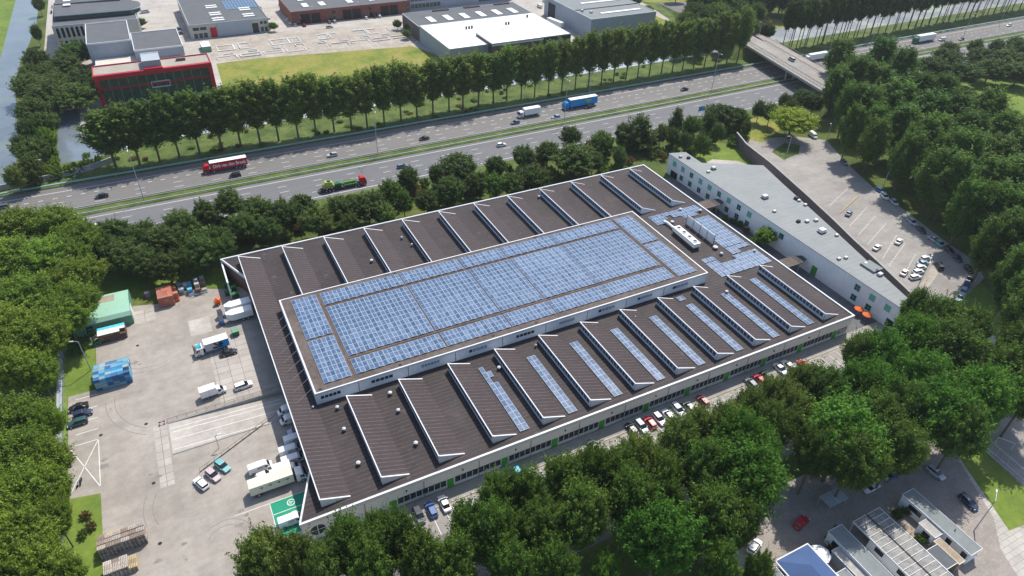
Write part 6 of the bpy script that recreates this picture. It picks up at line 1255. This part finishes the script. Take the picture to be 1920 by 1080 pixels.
for x in np.arange(268, 560, 8.5):
    for y in (296, 305):
        i += 1; tree(x + rt.uniform(-2, 2), y + rt.uniform(-1, 1), 'tall', 'W', 'tall tree on the far canal bank beyond the flyover, %s from the flyover' % ordw(i), 'trees on the far canal bank', 5, 21)
i = 0
for x, y, rr, hh in [(256, 262, 5, 20), (248, 270, 5, 20), (262, 276, 5.5, 19), (240, 262, 4.5, 21), (232, 266, 4.5, 20), (276, 268, 5, 13), (283, 262, 4, 11), (281, 275, 5, 15), (270, 285, 6, 16), (258, 290, 6, 16), (285, 290, 6, 17), (246, 283, 5, 14), (292, 281, 5, 16), (300, 300, 6, 17), (280, 305, 6, 15), (315, 310, 6, 16), (335, 305, 6, 17), (296, 322, 6, 15), (320, 330, 6, 15), (350, 325, 6, 16), (375, 310, 6, 16), (400, 305, 6, 17), (430, 302, 6, 17), (345, 345, 6, 15), (380, 335, 6, 16), (420, 330, 6, 16), (290, 345, 6, 14), (460, 305, 6, 17), (315, 360, 6, 15), (250, 320, 4, 8), (256, 340, 4, 9), (249, 355, 4, 9), (258, 370, 5, 10), (262, 395, 5, 11), (300, 385, 6, 14), (340, 380, 6, 14), (470, 330, 7, 16), (500, 310, 7, 17), (380, 370, 7, 15), (276, 405, 6, 13)]:
    i += 1; tree(x, y, 'big' if hh < 18 else 'tall', 'W' if i % 3 else 'M', 'leafy tree behind the far end of the flyover, %s from the poplar row' % ordw(i), 'trees behind the flyover', rr, hh)
# eastern belt
grove([(1575, 112, 28), (1602, 148, 32), (1568, 165, 26), (1652, 112, 28), (1640, 160, 32), (1690, 134, 26), (1680, 190, 36), (1722, 172, 30), (1620, 200, 32), (1740, 215, 34), (1692, 238, 34), (1768, 178, 26), (1792, 212, 34), (1640, 242, 24), (1740, 268, 38), (1812, 255, 36), (1850, 215, 32), (1885, 252, 34), (1800, 300, 40), (1862, 300, 38), (1905, 290, 30), (1785, 342, 38), (1850, 350, 40), (1908, 350, 40), (1880, 400, 42), (1825, 392, 30), (1893, 450, 38), (1925, 500, 38), (1700, 285, 22), (1940, 410, 40), (1915, 560, 28), (1845, 425, 20, 'G', .6), (1680, 275, 14, 'G', .5), (1590, 200, 24), (1960, 320, 40), (1965, 470, 44), (1757, 330, 32), (1812, 395, 32), (1862, 455, 32), (1905, 522, 32), (1640, 266, 24), (1598, 240, 22), (1700, 300, 26), (1755, 300, 24), (1830, 350, 30), (1930, 580, 34)], 'tall', 'R', 23,
      'tall deep green tree of the eastern belt, %s from the flyover', 'trees of the eastern belt', zf=.6)
grove([(1748, 122, 22), (1776, 108, 22), (1808, 136, 25), (1780, 96, 16), (1842, 106, 22), (1858, 130, 26), (1890, 112, 26), (1912, 136, 24), (1915, 92, 18), (1870, 88, 12), (1905, 82, 12), (1830, 88, 10), (1935, 120, 24)], 'mid', 'D', 12, 'dark tree along the highway east of the flyover, %s from the flyover', 'trees east of the flyover')
# southern grove
grove([(500, 1052, 46, 'O'), (555, 1045, 42, 'O'), (610, 1062, 36, 'O'), (655, 1020, 44), (700, 1050, 50), (745, 1012, 42), (705, 990, 28), (790, 1045, 46), (850, 1052, 54), (882, 992, 46), (925, 1005, 48), (932, 940, 44), (980, 930, 44), (1010, 988, 54), (1060, 900, 46), (1112, 888, 42), (1085, 965, 54), (1162, 888, 40), (1182, 938, 48), (1235, 1005, 70, 'B'), (1135, 1062, 32, 'B', .7), (1040, 1065, 40), (960, 1065, 44), (1200, 862, 42, 'O'), (1268, 838, 42, 'O'), (1240, 892, 40), (1302, 808, 36, 'O'), (1358, 800, 38, 'O'), (1400, 770, 34, 'O'), (1448, 750, 32, 'O'), (1310, 880, 44), (1400, 890, 66, 'B'), (1385, 832, 52, 'B'), (1338, 962, 52), (1504, 722, 32, 'O'), (1480, 768, 42, 'O'), (1545, 728, 38), (1440, 800, 40), (1582, 808, 72, 'B'), (1598, 858, 46), (1622, 722, 46, 'B'), (1655, 660, 44, 'B'), (1612, 655, 28), (1705, 632, 40, 'B'), (1722, 705, 50, 'B'), (1783, 645, 46), (1760, 602, 36), (1810, 620, 34), (1752, 765, 54, 'B'), (1832, 745, 54, 'B'), (1800, 800, 44), (1682, 832, 44), (1640, 780, 44), (1900, 690, 40), (1925, 735, 40), (1910, 650, 32), (1530, 840, 42), (1385, 972, 36), (1250, 930, 30), (1690, 760, 40), (1420, 1070, 26), (1350, 1055, 34), (1710, 575, 20)], 'big', 'M', 19,
      'broad tree of the southern grove, %s counted from the charging bays', 'trees of the southern grove', rs=.90)
# single trees and shrubs
p = P(1485, 235, 5.4); tree(p.x, p.y, 'big', 'Y', 'yellow green round tree on the island of the staff car park', None, 36 / scl(p), 11)
p = P(1436, 440, 4); tree(p.x, p.y, 'mid', 'G', 'small yellowish tree standing against the white office', None, 20 / scl(p), 6)
grove([(1415, 450, 10, 'G'), (1400, 432, 8, 'T'), (1388, 420, 8, 'M'), (1343, 395, 7, 'G'), (1360, 408, 7, 'M'), (1375, 414, 7, 'D')], 'bush', 'G', 2.2, 'low shrub in the bed along the white office, %s from the far canopy', 'shrubs by the white office', 'shrub', 'shrub', .5)
grove([(1222, 290, 12, 'M'), (1240, 284, 14, 'M'), (1258, 278, 14, 'M'), (1150, 315, 14, 'G'), (1165, 308, 13, 'G'), (1180, 300, 10, 'T'), (1130, 320, 12, 'G'), (1290, 278, 12, 'D'), (1310, 276, 12, 'D'), (1352, 250, 10, 'G'), (1374, 268, 10, 'G')], 'bush', 'M', 3, 'clipped shrub near the far end of the white office, %s from the west', 'shrubs near the office gable', 'shrub', 'shrub', .5)
grove([(1683, 965, 9, 'D'), (1697, 958, 8, 'D'), (1730, 1010, 6, 'M'), (1560, 1030, 7, 'D'), (1558, 1010, 6, 'D')], 'bush', 'D', 2.2, 'small garden shrub among the bungalows, %s from the street', 'garden shrubs', 'shrub', 'shrub', .5)
grove([(145, 655, 14, 'M'), (170, 985, 6, 'T'), (155, 1000, 8, 'O'), (160, 965, 7, 'T')], 'bush', 'M', 2.0, 'low scrub on the west verge, %s from the lamp pole', 'scrub on the verge', 'shrub', 'shrub', .5)
grove([(770, 50, 11, 'M'), (762, 62, 8, 'M'), (512, 48, 7, 'G'), (262, 42, 9, 'D'), (745, 45, 8, 'D')], 'mid', 'M', 6, 'small tree on the industrial estate, %s from the white roofed hall', 'trees on the industrial estate')
bl = []
for i in range(60):
    px = rt.uniform(200, 1390); q = P(px, 200); t = rt.random(); bl.append((px, t))
gx = empty  # shrubs on the north verge
for i, (px, t) in enumerate(bl):
    x = -38 + (rt.random() ** 1.0) * 290; y = 240.5 + t * 19
    tree(x, y, 'bush', rt.choice('GGMGT'), 'wild bush in the long grass below the poplars, %s from the river' % ordw(min(i + 1, 110)), 'bushes on the northern verge', rt.uniform(.8, 1.7), rt.uniform(.6, 1.3), 'shrub', 'shrub')
